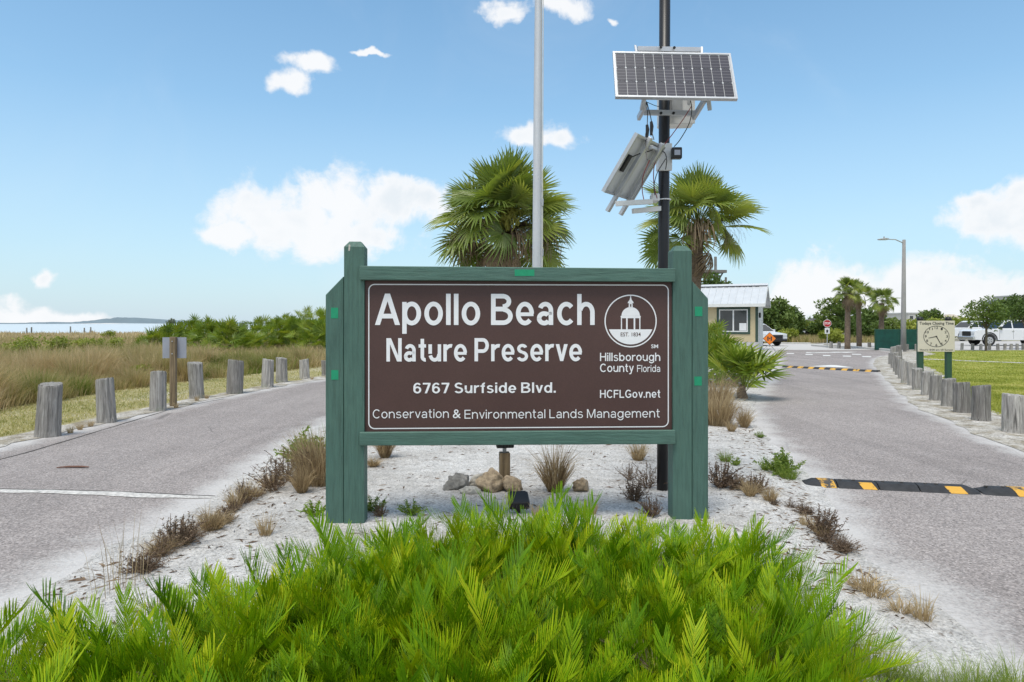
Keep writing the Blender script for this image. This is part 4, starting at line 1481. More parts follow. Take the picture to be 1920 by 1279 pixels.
# ------------------------------------------------------------------ leaves
def fan_leaf(name, mat, Rb=.95, Lp=.9, nseg=34, spread=128, droop=.5, fold=.22, tipdroop=.25, seed=1, wid=1.0, costa=.3, pitch=0):
    """costapalmate fan leaf: petiole from the origin along +x, blade beyond"""
    rr = random.Random(seed)
    v, t, tone = [], [], []

    def quad(a, b, c, d, k):
        o = len(v)
        v.extend([a, b, c, d])
        tone.extend([k] * 4)
        t.extend([(o, o + 1, o + 2), (o, o + 2, o + 3)])
    # petiole as a flat three-sided stalk
    pts = [(Lp * i / 4, 0, .05 * Lp * math.sin(PI * i / 4)) for i in range(5)]
    for a, b in zip(pts, pts[1:]):
        w = .014
        quad((a[0], -w, a[2]), (b[0], -w, b[2]), (b[0], 0, b[2] - w), (a[0], 0, a[2] - w), .75)
        quad((a[0], w, a[2]), (a[0], 0, a[2] - w), (b[0], 0, b[2] - w), (b[0], w, b[2]), .75)
        quad((a[0], -w, a[2]), (a[0], w, a[2]), (b[0], w, b[2]), (b[0], -w, b[2]), .75)
    step = 2 * spread / nseg
    for i in range(nseg):
        th = R(-spread + step * (i + .5) + rr.uniform(-1, 1) * step * .18)
        c = math.cos(th)
        hub = (Lp + costa * Rb * max(0, c) ** 1.5 * .5, 0)
        ln = Rb * (.66 + .34 * (c * .5 + .5)) * rr.uniform(.9, 1.06)
        k = rr.uniform(.2, .8)
        dx, dy = math.cos(th), math.sin(th)
        sx, sy = -dy, dx
        rows = []
        bent = rr.uniform(.5, 1.6)
        for f, wf in ((.03, .25), (.30, .95), (.52, .85), (.78, .46), (1.0, .05)):
            r = ln * f
            x, y = hub[0] + dx * r, dy * r
            hang = tipdroop * bent * max(0, f - .45) ** 1.6 * ln * 1.5
            z = fold * abs(dy) * r - droop * ((x - Lp) / Rb if x > Lp else .15) * r * .55 - hang
            w = ln * R(step) * .56 * wf * wid
            if f < .5:
                w = min(w, r * R(step) * .56 + .003)
            row = ((x - sx * w, y - sy * w, z + .35 * w), (x, y, z - .35 * w), (x + sx * w, y + sy * w, z + .35 * w))
            cp, sp_ = math.cos(R(pitch)), math.sin(R(pitch))
            rows.append(tuple((Lp + (q[0] - Lp) * cp + q[2] * sp_, q[1], -(q[0] - Lp) * sp_ + q[2] * cp) for q in row))
        for a, b in zip(rows, rows[1:]):
            quad(a[0], a[1], b[1], b[0], k)
            quad(a[1], a[2], b[2], b[1], k)
    return np_mesh(name, v, t, tone, mat)


PK = dict(wid=.56, Rb=.82, Lp=1.0, nseg=30)
FAN_UP = [fan_leaf('frond', 'palm_leaf', droop=.10, tipdroop=.08, fold=.25, seed=s, pitch=pt, **PK) for s, pt in ((1, 0), (2, 14), (11, 32))]
FAN_MID = [fan_leaf('frond', 'palm_leaf', droop=.22, tipdroop=.18, fold=.15, seed=s, pitch=pt, **PK) for s, pt in ((3, 5), (4, 22), (5, 45))]
FAN_LOW = [fan_leaf('frond', 'palm_leaf', droop=.4, tipdroop=.35, fold=.05, seed=s, pitch=pt, **PK) for s, pt in ((6, 10), (7, 28))]
FAN_DEAD = [fan_leaf('dead_frond', 'palm_dead', Rb=.85, droop=1.5, tipdroop=.9, fold=-.25, spread=95, nseg=24, seed=s, wid=.6) for s in (8, 9)]


def strands(name, mat, n, ln, seed):
    rr = random.Random(seed)
    v, t, tone = [], [], []
    for i in range(n):
        az = rr.gauss(0, .35)
        x, y, z = .15 + rr.random() * .2, 0, 0
        e = R(rr.uniform(-10, 40))
        k = rr.random()
        L_ = ln * rr.uniform(.6, 1.1)
        w = rr.uniform(.006, .014)
        pr = None
        for s in range(7):
            p = (x, y, z)
            if pr is not None:
                o = len(v)
                v.extend([(pr[0], pr[1] - w, pr[2]), (pr[0], pr[1] + w, pr[2]), (p[0], p[1] + w * .8, p[2]), (p[0], p[1] - w * .8, p[2])])
                t.extend([(o, o + 1, o + 2), (o, o + 2, o + 3)])
                tone.extend([k] * 4)
            pr = p
            x += L_ / 6 * math.cos(e) * math.cos(az)
            y += L_ / 6 * math.cos(e) * math.sin(az) + rr.gauss(0, .02)
            z += L_ / 6 * math.sin(e)
            e -= R(rr.uniform(14, 30))
    return np_mesh(name, v, t, tone, mat)


ST_DEAD = strands('flower_stalk', 'palm_dead', 70, 1.15, 4)
ST_YEL = strands('flower_stalk', 'palm_flower', 130, .75, 5)


def cabbage_palm(base, h, crown, label, lean=(0, 0), nf=46, dead=10, stalks=(), group=None, tr=.17, seed=1, boots=True):
    rr = random.Random(seed)
    t = thing('palm_tree', label, 'palm tree', base, 0, group)
    pts, rad = [], []
    for i in range(9):
        f = i / 8
        pts.append((lean[0] * f * f, lean[1] * f * f, h * f - .1))
        rad.append(tr * (1.12 - .18 * f + .05 * math.sin(f * 21 + seed)))
    MB().tube(pts, rad, 14).build('trunk', 'trunk', t, smooth=True)
    top = Vector(pts[-1])
    if boots:
        bmq = MB()
        bmq.add([(0, -.05, 0), (0, .05, 0), (.10, .035, .16), (.10, -.035, .16), (.16, .012, .33), (.16, -.012, .33), (.03, -.03, .05), (.03, .03, .05), (.12, 0, .17)],
                [(0, 3, 2, 1), (3, 5, 4, 2), (0, 1, 7, 6), (6, 7, 8), (0, 6, 8, 3), (1, 2, 8, 7), (3, 8, 5), (2, 4, 8), (4, 5, 8)])
        bme = bmq.mesh('boot', 'boot')
        for i in range(44):
            f = rr.uniform(.62, 1.0) ** .8
            a = i * 2.39996
            k = f * 8
            i0 = min(7, int(k))
            c = Vector(pts[i0]).lerp(Vector(pts[i0 + 1]), k - i0)
            r_ = tr * .86
            put('boot', bme, t, c + Vector((math.cos(a) * r_, math.sin(a) * r_, -.1)), (0, R(rr.uniform(-12, 22)), a), (1.1, 1.1, rr.uniform(.7, 1.2)))
    sc = crown / 1.85
    for i in range(nf):
        f = (i + .5) / nf
        el = 88 - 116 * f ** 1.1 + rr.uniform(-12, 12)
        a = i * 2.39996 + rr.uniform(-.25, .25)
        if el < 12 and abs(((a + PI / 2 + PI) % (2 * PI)) - PI) < .9 and i % 3:
            el = rr.uniform(12, 50)
        me = rr.choice(FAN_UP if el > 42 else (FAN_MID if el > -8 else FAN_LOW))
        s = sc * rr.uniform(.86, 1.08) * (.92 if el > 60 else 1)
        put('frond', me, t, top + Vector((0, 0, .15 * (1 - f))), (R(rr.uniform(-70, 70)), R(-el), a), (s, s, s))
    for i in range(dead):
        a = rr.uniform(0, 6.28)
        s = sc * rr.uniform(.55, .75)
        put('dead_frond', rr.choice(FAN_DEAD), t, top + Vector((0, 0, -.12)), (0, R(rr.uniform(25, 60)), a), (s, s, s))
    for (me, a, el, s) in stalks:
        put('flower_stalk', me, t, top, (0, R(-el), R(a)), (s, s, s))
    return t


b0 = P(945, 600, 16.0)
cabbage_palm((b0.x, 16.0, 0), 3.85, 1.86, 'big cabbage palm with a full round crown behind the sign, beside the flagpole', (.0, 0), 74, 5,
             [(ST_YEL, -70, 60, 1.1), (ST_YEL, -80, 40, 1.0), (ST_DEAD, -150, 5, 1.1), (ST_DEAD, -120, 20, 1.0), (ST_DEAD, -25, 10, 1.25), (ST_DEAD, -60, -10, 1.0), (ST_DEAD, 200, 0, 1.3), (ST_DEAD, 20, 0, 1.2)], 'cabbage palms behind the sign', .175, 3)
b0 = P(1296, 600, 18.0)
cabbage_palm((b0.x, 18.0, 0), 4.15, 1.72, 'leaning cabbage palm with a ragged crown behind the black equipment pole', (.16, 0), 56, 1,
             [(ST_DEAD, -100, 10, 1.0), (ST_DEAD, -30, 10, 1.0), (ST_YEL, -50, 25, .8)], 'cabbage palms behind the sign', .19, 9)
for (px, Y, yt, cr, lb, sd, dd, tr_) in ((1589, 43, 545, 1.12, 'pale-trunked palm, left of the far group of three palms', 21, 9, .16), (1611, 44.5, 549, 1.05, 'darker shaggy palm, middle of the far group of three palms', 22, 12, .15), (1652, 47, 563, 1.15, 'shorter palm behind the green screen fence', 23, 7, .16)):
    b0 = P(px, 600, Y)
    hh = P(px, yt, Y).z - .1
    cabbage_palm((b0.x, Y, 0), hh, cr, lb, (random.uniform(-.1, .1), 0), 38, dd, [], 'far palms by the fence', tr_, sd, boots=(px == 1589))


# saw palmettos: fan leaves on long stalks from the ground
PAL = [fan_leaf('frond', 'palmetto_leaf', wid=.42, Rb=.74, Lp=.70, droop=.15, tipdroop=.06, fold=.28, nseg=13, seed=s, spread=115, pitch=pt) for s, pt in ((31, 0), (32, 22), (33, 42))]
PALD = [fan_leaf('dead_frond', 'palm_dead', Rb=.55, Lp=.6, droop=1.0, tipdroop=.6, fold=-.1, nseg=18, seed=36, spread=100)]


def palmetto(p, size, n, label, group, dead=3, seed=1, spread=1.0, leaf=.6):
    """size scales the whole clump, leaf the single fans"""
    rr = random.Random(seed)
    t = thing('palmetto', label, 'palmetto', p, rr.uniform(0, 6), group)
    MB().tube([(0, 0, -.05), (.05, 0, .18 * size), (.02, .05, .3 * size)], [.12 * size, .1 * size, .06 * size], 9).build('stem', 'trunk', t)
    dome = max(0.0, size * 1.37 - leaf * 1.37)
    for i in range(n):
        f = (i + .5) / n
        el = 86 - 84 * f ** 1.05 * spread + rr.uniform(-12, 12)
        a = i * 2.39996 + rr.uniform(-.3, .3)
        s = leaf * rr.uniform(.82, 1.15)
        rq = rr.uniform(.0, 1.0) ** .5
        r0 = dome * .62 * spread * rq * math.cos(R(max(0, el)))
        z0 = .08 + dome * .85 * rq * max(.05, math.sin(R(max(3, el))))
        put('frond', rr.choice(PAL), t, (math.cos(a) * r0, math.sin(a) * r0, z0), (R(rr.uniform(-75, 75)), R(-el), a), (s, s, s))
    for i in range(dead):
        a = rr.uniform(0, 6.28)
        put('dead_frond', PALD[0], t, (0, 0, .25 * size), (0, R(rr.uniform(-5, 25)), a), (leaf * .85,) * 3)
    return t


PM = [  # px centre, base px y, size, leaves, label
    (1394, 748, .98, 34, 'single palmetto on the sand at the right road edge'),
    (1350, 724, 1.0, 44, 'yellowish palmetto tight behind the right post of the sign'),
    (1330, 690, 1.45, 50, 'tall palmetto half hidden by the sign, in front of the kiosk'),
]
for i, (x, y, s, n, lb) in enumerate(PM):
    palmetto(G(x, y), s, n, lb, 'palmettos beside the kiosk', (0, 3, 3)[i], 50 + i, (.66, .9, 1.0)[i], (.66, .64, .62)[i])
FP = [(322, 661, 1.35, 34), (395, 655, 1.75, 34), (430, 663, 1.5, 34), (365, 652, 1.8, 30), (455, 654, 1.0, 18), (488, 652, 1.75, 28), (520, 657, 1.7, 30), (550, 657, 1.65, 30), (585, 660, 1.7, 32), (535, 648, 2.1, 26), (575, 648, 2.4, 28), (604, 650, 2.3, 28), (600, 664, 1.45, 28), (470, 660, .9, 16), (625, 655, 2.0, 24), (292, 662, 1.1, 24)]
FPL = ['low palmetto right behind the small sign plate', 'tall round palmetto, peak of the left thicket', 'front palmetto of the left thicket', 'rear palmetto rising left of the thicket peak',
       'palmetto at the dip of the thicket', 'dark palmetto just right of the dip', 'palmetto in the middle of the right thicket', 'pale palmetto in the front of the right thicket', 'yellow-green palmetto beside the sign board',
       'back palmetto of the right thicket', 'tallest palmetto, close to the sign board', 'tall palmetto touching the sign board', 'low palmetto at the foot of the right thicket', 'small palmetto at the foot of the dip', 'palmetto mostly hidden behind the sign', 'small yellowish palmetto left of the small sign plate']
for i, ((x, y, s, n), lb) in enumerate(zip(FP, FPL)):
    palmetto(G(x, y), s * .98, int(n * 1.9), lb + ' in the field', 'palmettos in the field', 2, 80 + i, 1.1, .72)


# ------------------------------------------------------------------ coontie in the foreground
def coontie_frond(seed, L_=.62, e0=75, bend=55, npair=30, mat='coontie'):
    rr = random.Random(seed)
    v, t, tone = [], [], []
    pts = []
    x = z = 0.0
    n = 16
    for i in range(n + 1):
        f = i / n
        e = R(e0 - bend * f ** 1.3)
        pts.append((Vector((x, rr.gauss(0, .001), z)), Vector((math.cos(e), 0, math.sin(e)))))
        x += L_ / n * math.cos(e)
        z += L_ / n * math.sin(e)

    def at(f):
        k = min(n - 1e-6, f * n)
        i = int(k)
        return pts[i][0].lerp(pts[i + 1][0], k - i), pts[i][1].lerp(pts[i + 1][1], k - i).normalized()
    # rachis
    for i in range(n):
        a, b = pts[i][0], pts[i + 1][0]
        w = .0028 * (1 - .6 * i / n)
        o = len(v)
        up = Vector((0, 0, w))
        v.extend([a + Vector((0, -w, 0)), a + Vector((0, w, 0)), b + Vector((0, w, 0)), b + Vector((0, -w, 0)), a - up, b - up])
        t.extend([(o, o + 1, o + 2), (o, o + 2, o + 3), (o + 4, o, o + 3), (o + 4, o + 3, o + 5), (o + 1, o + 4, o + 5), (o + 1, o + 5, o + 2)])
        tone.extend([.95] * 6)
    for k in range(npair):
        f = .17 + .82 * (k + .5) / npair
        p, T = at(f)
        for sd in (-1, 1):
            S = Vector((0, sd, 0))
            N = Vector((-T.z, 0, T.x))
            if N.z < 0:
                N = -N
            sd_w = .80 - .38 * f
            d = (T * (.70 + .25 * f + rr.uniform(-.1, .1)) + S * (sd_w + rr.uniform(-.1, .1)) + N * (.42 + rr.uniform(-.14, .14))).normalized()
            ln = .108 * min(1, .5 + 2.2 * f) * (1 if f < .9 else 1 - (f - .9) * 1.2) * rr.uniform(.88, 1.08)
            W = d.cross(N).normalized()
            hw = .0027 * rr.uniform(.85, 1.1)
            sag = Vector((0, 0, -1))
            q0, q1, q2, q3 = p, p + d * ln * .4, p + d * ln * .78 + Vector((0, 0, .006)), p + d * ln + Vector((0, 0, .014))
            o = len(v)
            v.extend([q0 - W * hw * .5, q0 + W * hw * .5, q1 - W * hw, q1 + W * hw, q2 - W * hw * .95, q2 + W * hw * .95, q3 - W * hw * .35, q3 + W * hw * .35])
            t.extend([(o, o + 1, o + 3), (o, o + 3, o + 2), (o + 2, o + 3, o + 5), (o + 2, o + 5, o + 4), (o + 4, o + 5, o + 7), (o + 4, o + 7, o + 6)])
            base = rr.uniform(.0, .5)
            tone.extend([base, base, base, base, base + .15, base + .15, base + .42, base + .42])
    return np_mesh('frond', [tuple(q) for q in v], t, tone, mat)


CF = [(e, [coontie_frond(100 + e * 3 + s, L_=.52 + .06 * s, e0=e, bend=b, npair=38) for s, b in ((0, 26), (1, 44))]) for e in (78, 64, 52, 40, 28)]
CF_DEAD = [coontie_frond(779, .5, 34, 60, 24, 'palm_dead'), coontie_frond(780, .5, 52, 60, 24, 'palm_dead')]
CF_BENT = [coontie_frond(777, .6, 48, 80), coontie_frond(778, .55, 30, 50)]


def coontie(p, size, n, label, seed):
    rr = random.Random(seed)
    t = thing('coontie_plant', label, 'coontie', p, 0, 'coontie bed in front of the sign')
    for i in range(n):
        f = (i + .5) / n
        ei = min(4, int(f * 4.4 + rr.uniform(0, .8)))
        a = i * 2.39996 + rr.uniform(-.5, .5)
        me = rr.choice(CF[ei][1]) if rr.random() > .08 else rr.choice(CF_BENT)
        if rr.random() < .035:
            me = rr.choice(CF_DEAD)
        s = size * rr.uniform(.78, 1.15)
        r0 = rr.uniform(.0, .11)
        put('frond', me, t, (math.cos(a) * r0, math.sin(a) * r0, -.02), (R(rr.uniform(-14, 14)), 0, a), (s, s, s))
    return t


def back_limit(x):
    pts = [(-3.2, 2.35), (-2.4, 2.62), (-1.9, 2.85), (-1.45, 3.05), (-1.2, 3.15), (-1.02, 3.5), (-.86, 3.95), (-.1, 4.25), (.3, 4.2), (1.0, 4.1), (1.25, 4.0), (1.45, 3.8)]
    return np.interp(x, [q[0] for q in pts], [q[1] for q in pts])


spots = []
rr = random.Random(77)
tries = 0
def right_limit(y):
    return np.interp(y, [2.0, 2.3, 2.6, 2.9, 3.3, 4.3], [.62, .85, 1.12, 1.28, 1.34, 1.30])


while len(spots) < 92 and tries < 20000:
    tries += 1
    x = rr.uniform(-2.75, 1.62)
    y = rr.uniform(2.0, 4.25)
    if y > back_limit(x) or x > right_limit(y) or abs(x) > .82 * y + .4:
        continue
    if all((x - a) ** 2 + (y - b_) ** 2 > .245 ** 2 for a, b_ in spots):
        spots.append((x, y))
ROWS = ['front row of the foreground bed', 'second row of the foreground bed', 'middle row of the foreground bed', 'fourth row of the foreground bed', 'back row of the foreground bed']
CUT = [2.42, 2.85, 3.3, 3.72, 9]
row_of = [next(k for k, c in enumerate(CUT) if y < c) for x, y in spots]
for i, (x, y) in enumerate(spots):
    rank = sorted(j for j in range(len(spots)) if row_of[j] == row_of[i])
    rank.sort(key=lambda j: spots[j][0] / spots[j][1])
    lb = '%s coontie clump from left in the %s' % (ORD[rank.index(i)], ROWS[row_of[i]])
    edge = back_limit(x) - y
    sz = float(np.interp(y, [2.3, 2.9, 3.4, 3.8], [.76, .82, .86, .84]))
    sz *= rr.uniform(.86, 1.1)
    if .05 > x > -.32 and edge < .4:
        sz *= 1.28
    coontie((x, y, gz(x, y)), sz, 32, lb, 300 + i)

# ------------------------------------------------------------------ single tufts and weeds on the sand
def tuft_mesh(name, mat, n, h, spread, seed, w=.006, lean=(.1, .8), toner=(0, 1)):
    rg = np.random.default_rng(seed)
    a = rg.uniform(0, 2 * PI, n)
    r_ = spread * np.sqrt(rg.uniform(0, 1, n))
    base = np.stack([np.cos(a) * r_, np.sin(a) * r_, np.full(n, -.01)], 1)
    az = a + rg.normal(0, .6, n)
    v, t, tn = blades(base, h * rg.uniform(.45, 1.1, n), w * rg.uniform(.6, 1.3, n), az, rg.uniform(lean[0], lean[1], n), rg.uniform(toner[0], toner[1], n), .6)
    return np_mesh(name, v, t, tn, mat)


def weed_mesh(name, mat, n, h, seed, leaf=.03, leaves=5):
    """thin branching stems with small leaves"""
    rr = random.Random(seed)
    v, t, tone = [], [], []

    def rib(a, b, w, k):
        d = (b - a).normalized()
        s = d.cross(Vector((rr.uniform(-1, 1), rr.uniform(-1, 1), .3))).normalized() * w
        o = len(v)
        v.extend([a - s, a + s, b + s * .7, b - s * .7])
        t.extend([(o, o + 1, o + 2), (o, o + 2, o + 3)])
        tone.extend([k] * 4)
    for i in range(n):
        az = rr.uniform(0, 6.28)
        e = R(rr.uniform(25, 88))
        p = Vector((math.cos(az) * .02, math.sin(az) * .02, 0))
        L_ = h * rr.uniform(.5, 1.1)
        k = rr.random()
        for s in range(5):
            q = p + Vector((math.cos(e) * math.cos(az), math.cos(e) * math.sin(az), math.sin(e))) * L_ / 5
            rib(p, q, .0022, k * .5)
            for _ in range(leaves if s > 0 else 1):
                d = Vector((rr.gauss(0, 1), rr.gauss(0, 1), rr.gauss(.3, .6))).normalized() * leaf * rr.uniform(.5, 1.2)
                q2 = p.lerp(q, rr.random())
                rib(q2, q2 + d, leaf * .16, rr.random())
            p = q
            az += rr.gauss(0, .35)
            e += rr.gauss(0, .2)
    return np_mesh(name, [tuple(q) for q in v], t, tone, mat)


TD = [tuft_mesh('grass_tuft', 'dry_grass', 460, .52, .06, 5, .0065, (.1, .99)), tuft_mesh('grass_tuft', 'dry_grass', 260, .34, .05, 6, .0055, (.1, .98)), tuft_mesh('grass_tuft', 'dry_grass', 100, .2, .04, 7, .0045, (.05, .9), (.4, 1))]
TBIG = tuft_mesh('grass_tuft', 'dry_grass', 800, .62, .2, 8, .008, (.1, .85))
TGRN = [tuft_mesh('grass_tuft', 'weed_green', 150, .4, .10, 9, .005, (.1, .95)), tuft_mesh('grass_tuft', 'weed_green', 260, .28, .08, 10, .0045, (.2, 1.0), (.2, 1))]
WD = [weed_mesh('dead_weed', 'dead_weed', 46, .26, 2, .015, 6), weed_mesh('dead_weed', 'dead_weed', 60, .17, 3, .014, 7)]
WG = [weed_mesh('weed', 'weed_green', 44, .30, 4, .035, 9), weed_mesh('weed', 'weed_green', 22, .17, 5, .03, 6)]


TS = tuft_mesh('dry_stems', 'dry_grass', 16, .5, .10, 12, .004, (.02, .3))


def plant(me, px, py, s, label, cat, group=None, name=None, sz=None):
    p = G(px, py)
    in_island = True
    z = gz(p.x, p.y) if abs(p.x) < 12 else 0
    o = put(name or me.name.split('.')[0], me, None, (p.x, p.y, z), (0, 0, random.uniform(0, 6)), (s, s, s * (sz or 1)))
    return tag(o, label, cat, group)


plant(TD[0], 1040, 928, 1.02, 'big dry tan grass tuft under the middle of the sign', 'grass tuft')
plant(TD[1], 1197, 868, .95, 'small dry grass tuft far under the sign near the black pole', 'grass tuft')
plant(TD[0], 722, 862, .8, 'dry grass tuft behind the left post, under the bottom rail', 'grass tuft')
plant(TD[0], 700, 880, .55, 'flattened brown tuft beside the left sign post', 'grass tuft', sz=.4)
# overgrown left edge of the island
for i, (x, y, me, s, lb) in enumerate([
        (596, 905, TD[0], .95, 'tall olive and tan grass clump against the left side of the sign'),
        (602, 912, TBIG, .95, 'tallest straw and olive clump leaning against the sign side board'),
        (582, 885, WG[0], 1.5, 'tall leafy weed in the clump left of the sign'),
        (604, 880, TGRN[0], 1.35, 'green blades growing in the clump left of the sign'),
        (560, 860, WG[0], .95, 'leafy green weed at the road edge left of the sign'),
        (566, 930, TD[0], .62, 'grey-brown drooping grass just left of the sign foot'),
        (535, 905, WD[0], 1.25, 'dark dead weeds by the white seam of the left road'),
        (512, 925, WD[0], 1.2, 'brown dead weeds where the white seam ends'),
        (575, 915, WD[0], 1.3, 'tangled dead weeds under the tall clump left of the sign'),
        (462, 942, TD[1], .75, 'straw-coloured tuft at the end of the white seam'),
        (440, 955, TD[2], 1.2, 'pale straw tuft just below the white seam end'),
        (395, 1000, TD[1], .72, 'bright straw tuft with dark base on the island edge'),
        (418, 985, WD[1], 1.2, 'brown weed patch between two straw tufts'),
        (355, 1008, TD[1], .62, 'straw tuft left of the brown patch'),
        (335, 1030, WD[1], 1.3, 'dark low weeds on the left edge of the island'),
        (300, 1050, WD[0], .7, 'thorny brown weed on the left edge near the ferny bed'),
        (265, 1075, WD[1], 1.3, 'flat brown weed touching the coontie bed on the left'),
        (498, 1012, TD[2], 1.0, 'lone pale straw tuft on the white sand left of the sign'),
        (590, 975, WG[1], .8, 'small bright green weed at the foot of the left post'),
        (700, 965, WG[1], .8, 'thin green weed just right of the left post'),
        (712, 975, WD[1], .6, 'dry brown weed just right of the left post'),
        (770, 972, WG[1], .75, 'small green weed on the sand under the left of the sign'),
        (1005, 975, TD[2], .7, 'few straw stems behind the coontie bed centre'),
        (1110, 972, TD[2], .8, 'orange straw stems behind the coontie bed'),
        (1075, 975, TD[2], .6, 'thin straw stems left of the orange ones'),
        (1215, 922, WD[0], .95, 'dark dead twiggy weed beside the black pole base'),
        (1190, 945, WD[1], 1.1, 'low dead weed in front of the twiggy one'),
        (1180, 905, WD[0], .7, 'thin dead stems left of the black pole'),
        (1222, 975, WD[1], .9, 'dark dead weed at the back of the coontie bed'),
        (1352, 920, WD[1], 1.5, 'dark brown dead weeds right of the sign foot'),
        (1390, 922, WD[1], 1.5, 'dark brown matted weeds between the sign and the green weed'),
        (1420, 930, WD[1], 1.1, 'thin dead weeds below the feathery green weed'),
        (1465, 892, WG[0], .95, 'feathery green weed at the end of the speed bump'),
        (1478, 900, TGRN[1], .8, 'green grass blades at the end of the speed bump'),
        (1440, 885, TGRN[1], .7, 'low green blades left of the feathery weed'),
        (1360, 870, TGRN[1], .6, 'sparse green grass on the sand right of the sign'),
        (1380, 877, WG[1], .6, 'small sparse weed on the sand right of the sign'),
        (1510, 965, WD[1], .9, 'grey-brown litter weed at the right road edge'),
        (1545, 1005, WD[1], 1.2, 'brown weed on the right edge halfway to the bed'),
        (1580, 1035, WD[1], 1.0, 'dark brown weed lying over the right road edge'),
        (1425, 822, WG[1], .55, 'tiny weed by the right road above the green weed'),
        (1345, 800, TBIG, 1.0, 'tall tan grass clump against the right side of the sign'),
        (1340, 770, TBIG, 1.15, 'pale tall grass behind the right side of the sign'),
        (1396, 803, TD[0], .75, 'rusty dry tuft on the sand below the single palmetto'),
        (1372, 812, TD[1], .7, 'low dry grass left of the rusty tuft'),
        (1618, 1108, TD[2], 1.5, 'straw patch at the right end of the coontie bed'),
        (1640, 1120, TD[2], 1.4, 'straw patch on the right road edge by the bed'),
        (1690, 1150, TD[2], 1.1, 'thin straw lying on the right road edge'),
        (1730, 1165, TD[2], .9, 'last thin straw along the right road edge'),
        (240, 1105, TS, 1.0, 'tall thin dry stems standing before the left road'),
        (205, 1120, TS, .85, 'thin dry stems left of the tall ones'),
]):
    nm = me.name.split('.')[0]
    sz = 1.0
    if 'flat' in lb or 'lying' in lb or 'matted' in lb or 'patch' in lb or 'litter' in lb:
        sz = .45
    plant(me, x, y, s, lb, 'weed' if 'weed' in nm else 'grass tuft', 'weeds and tufts on the sand island', sz=sz)

# a ragged band of dead weeds and straw along the left edge of the island, and a thinner one on the right
rq = random.Random(19)
EDGE_L = [(262, 1082), (300, 1050), (340, 1025), (385, 1000), (420, 975), (455, 948), (500, 922), (545, 900), (600, 880)]
EDGE_R = [(1370, 925), (1430, 940), (1500, 965), (1545, 1010), (1590, 1045)]
KINDS = [(WD[0], 'dead_weed', 'weed', 'twiggy dead weed'), (WD[1], 'dead_weed', 'weed', 'low brown weed'), (TD[1], 'grass_tuft', 'grass tuft', 'straw-coloured grass'), (TD[2], 'grass_tuft', 'grass tuft', 'pale straw')]
for line, cnt, where, sc_ in ((EDGE_L, 20, 'in the band along the left edge of the island', 1.0), (EDGE_R, 13, 'in the thin band right of the sign', .8)):
    pos = []
    for i in range(cnt):
        f = (i + .5) / cnt * (len(line) - 1)
        k = min(len(line) - 2, int(f))
        x = line[k][0] + (line[k + 1][0] - line[k][0]) * (f - k) + rq.uniform(-10, 10)
        y = line[k][1] + (line[k + 1][1] - line[k][1]) * (f - k) + rq.uniform(-6, 10)
        me, nm, ct, ds = KINDS[(i * 7 + i // 3) % 4]
        s = sc_ * rq.uniform(.5, 1.0)
        plant(me, x, y, s, '%s, %s plant %s' % (ds, ORD[i], where), ct, 'weeds and tufts on the sand island', nm, rq.uniform(.45, .9))


def litter():
    n = 2600
    vs, ts, tn = [], [], []
    k = 0
    while k < n:
        if RNG.uniform() < .6:
            e = LR if RNG.uniform() < .5 else RL
            j = RNG.integers(2, 8)
            f = RNG.uniform()
            x = e[j][0] + (e[j + 1][0] - e[j][0]) * f + (1 if e is LR else -1) * abs(RNG.normal(0, .35))
            y = e[j][1] + (e[j + 1][1] - e[j][1]) * f
        else:
            y = 1 / RNG.uniform(1 / 12.0, 1 / 3.4)
            x = RNG.uniform(-2.6, 3.2)
        if not in_poly(np.array([x]), np.array([y]), LR + RL[::-1])[0]:
            continue
        a = RNG.uniform(0, 6.28)
        L_, w = RNG.uniform(.012, .06), RNG.uniform(.002, .007)
        z = gz(x, y) + .004
        dx, dy = math.cos(a) * L_, math.sin(a) * L_
        px_, py_ = -math.sin(a) * w, math.cos(a) * w
        vs += [(x - dx, y - dy, z), (x + px_, y + py_, z + RNG.uniform(.001, .012)), (x + dx, y + dy, z + RNG.uniform(0, .006)), (x - px_, y - py_, z)]
        ts += [(k * 4, k * 4 + 3, k * 4 + 2), (k * 4, k * 4 + 2, k * 4 + 1)]
        tn += [RNG.uniform()] * 4
        k += 1
    me = np_mesh('leaf_litter', vs, ts, tn, 'dead_weed')
    tag(put('leaf_litter', me), 'brown leaf and twig litter scattered over the sand island', 'litter', kind='stuff')


litter()

# green long grass at the lower right, in front of and beside the bed
LG = [tuft_mesh('grass_tuft', 'weed_green', 230, .42, .12, 60 + s, .004, (.2, 1.0), (.35, 1)) for s in (0, 1)]
LGP = [(1180, 1275), (1260, 1262), (1330, 1240), (1300, 1292), (1380, 1276), (1420, 1225), (1450, 1262), (1470, 1300), (1510, 1240), (1545, 1285), (1590, 1255), (1640, 1290), (1690, 1300), (1740, 1310), (1790, 1318), (1835, 1308), (1880, 1322), (1915, 1300)]
for i, (px, py) in enumerate(LGP):
    me = LG[i % 2]
    s = .62 if px > 1650 else .85
    p = G(px, py)
    o = put('grass_tuft', me, None, (p.x, p.y, 0.01), (0, 0, i * 1.3), (s, s, s * (.7 if px > 1600 else .85)))
    tag(o, 'long fine green grass, %s from the left at the lower right of the picture' % ORD[sorted(LGP).index((px, py))], 'grass tuft', 'long grass at the lower right')
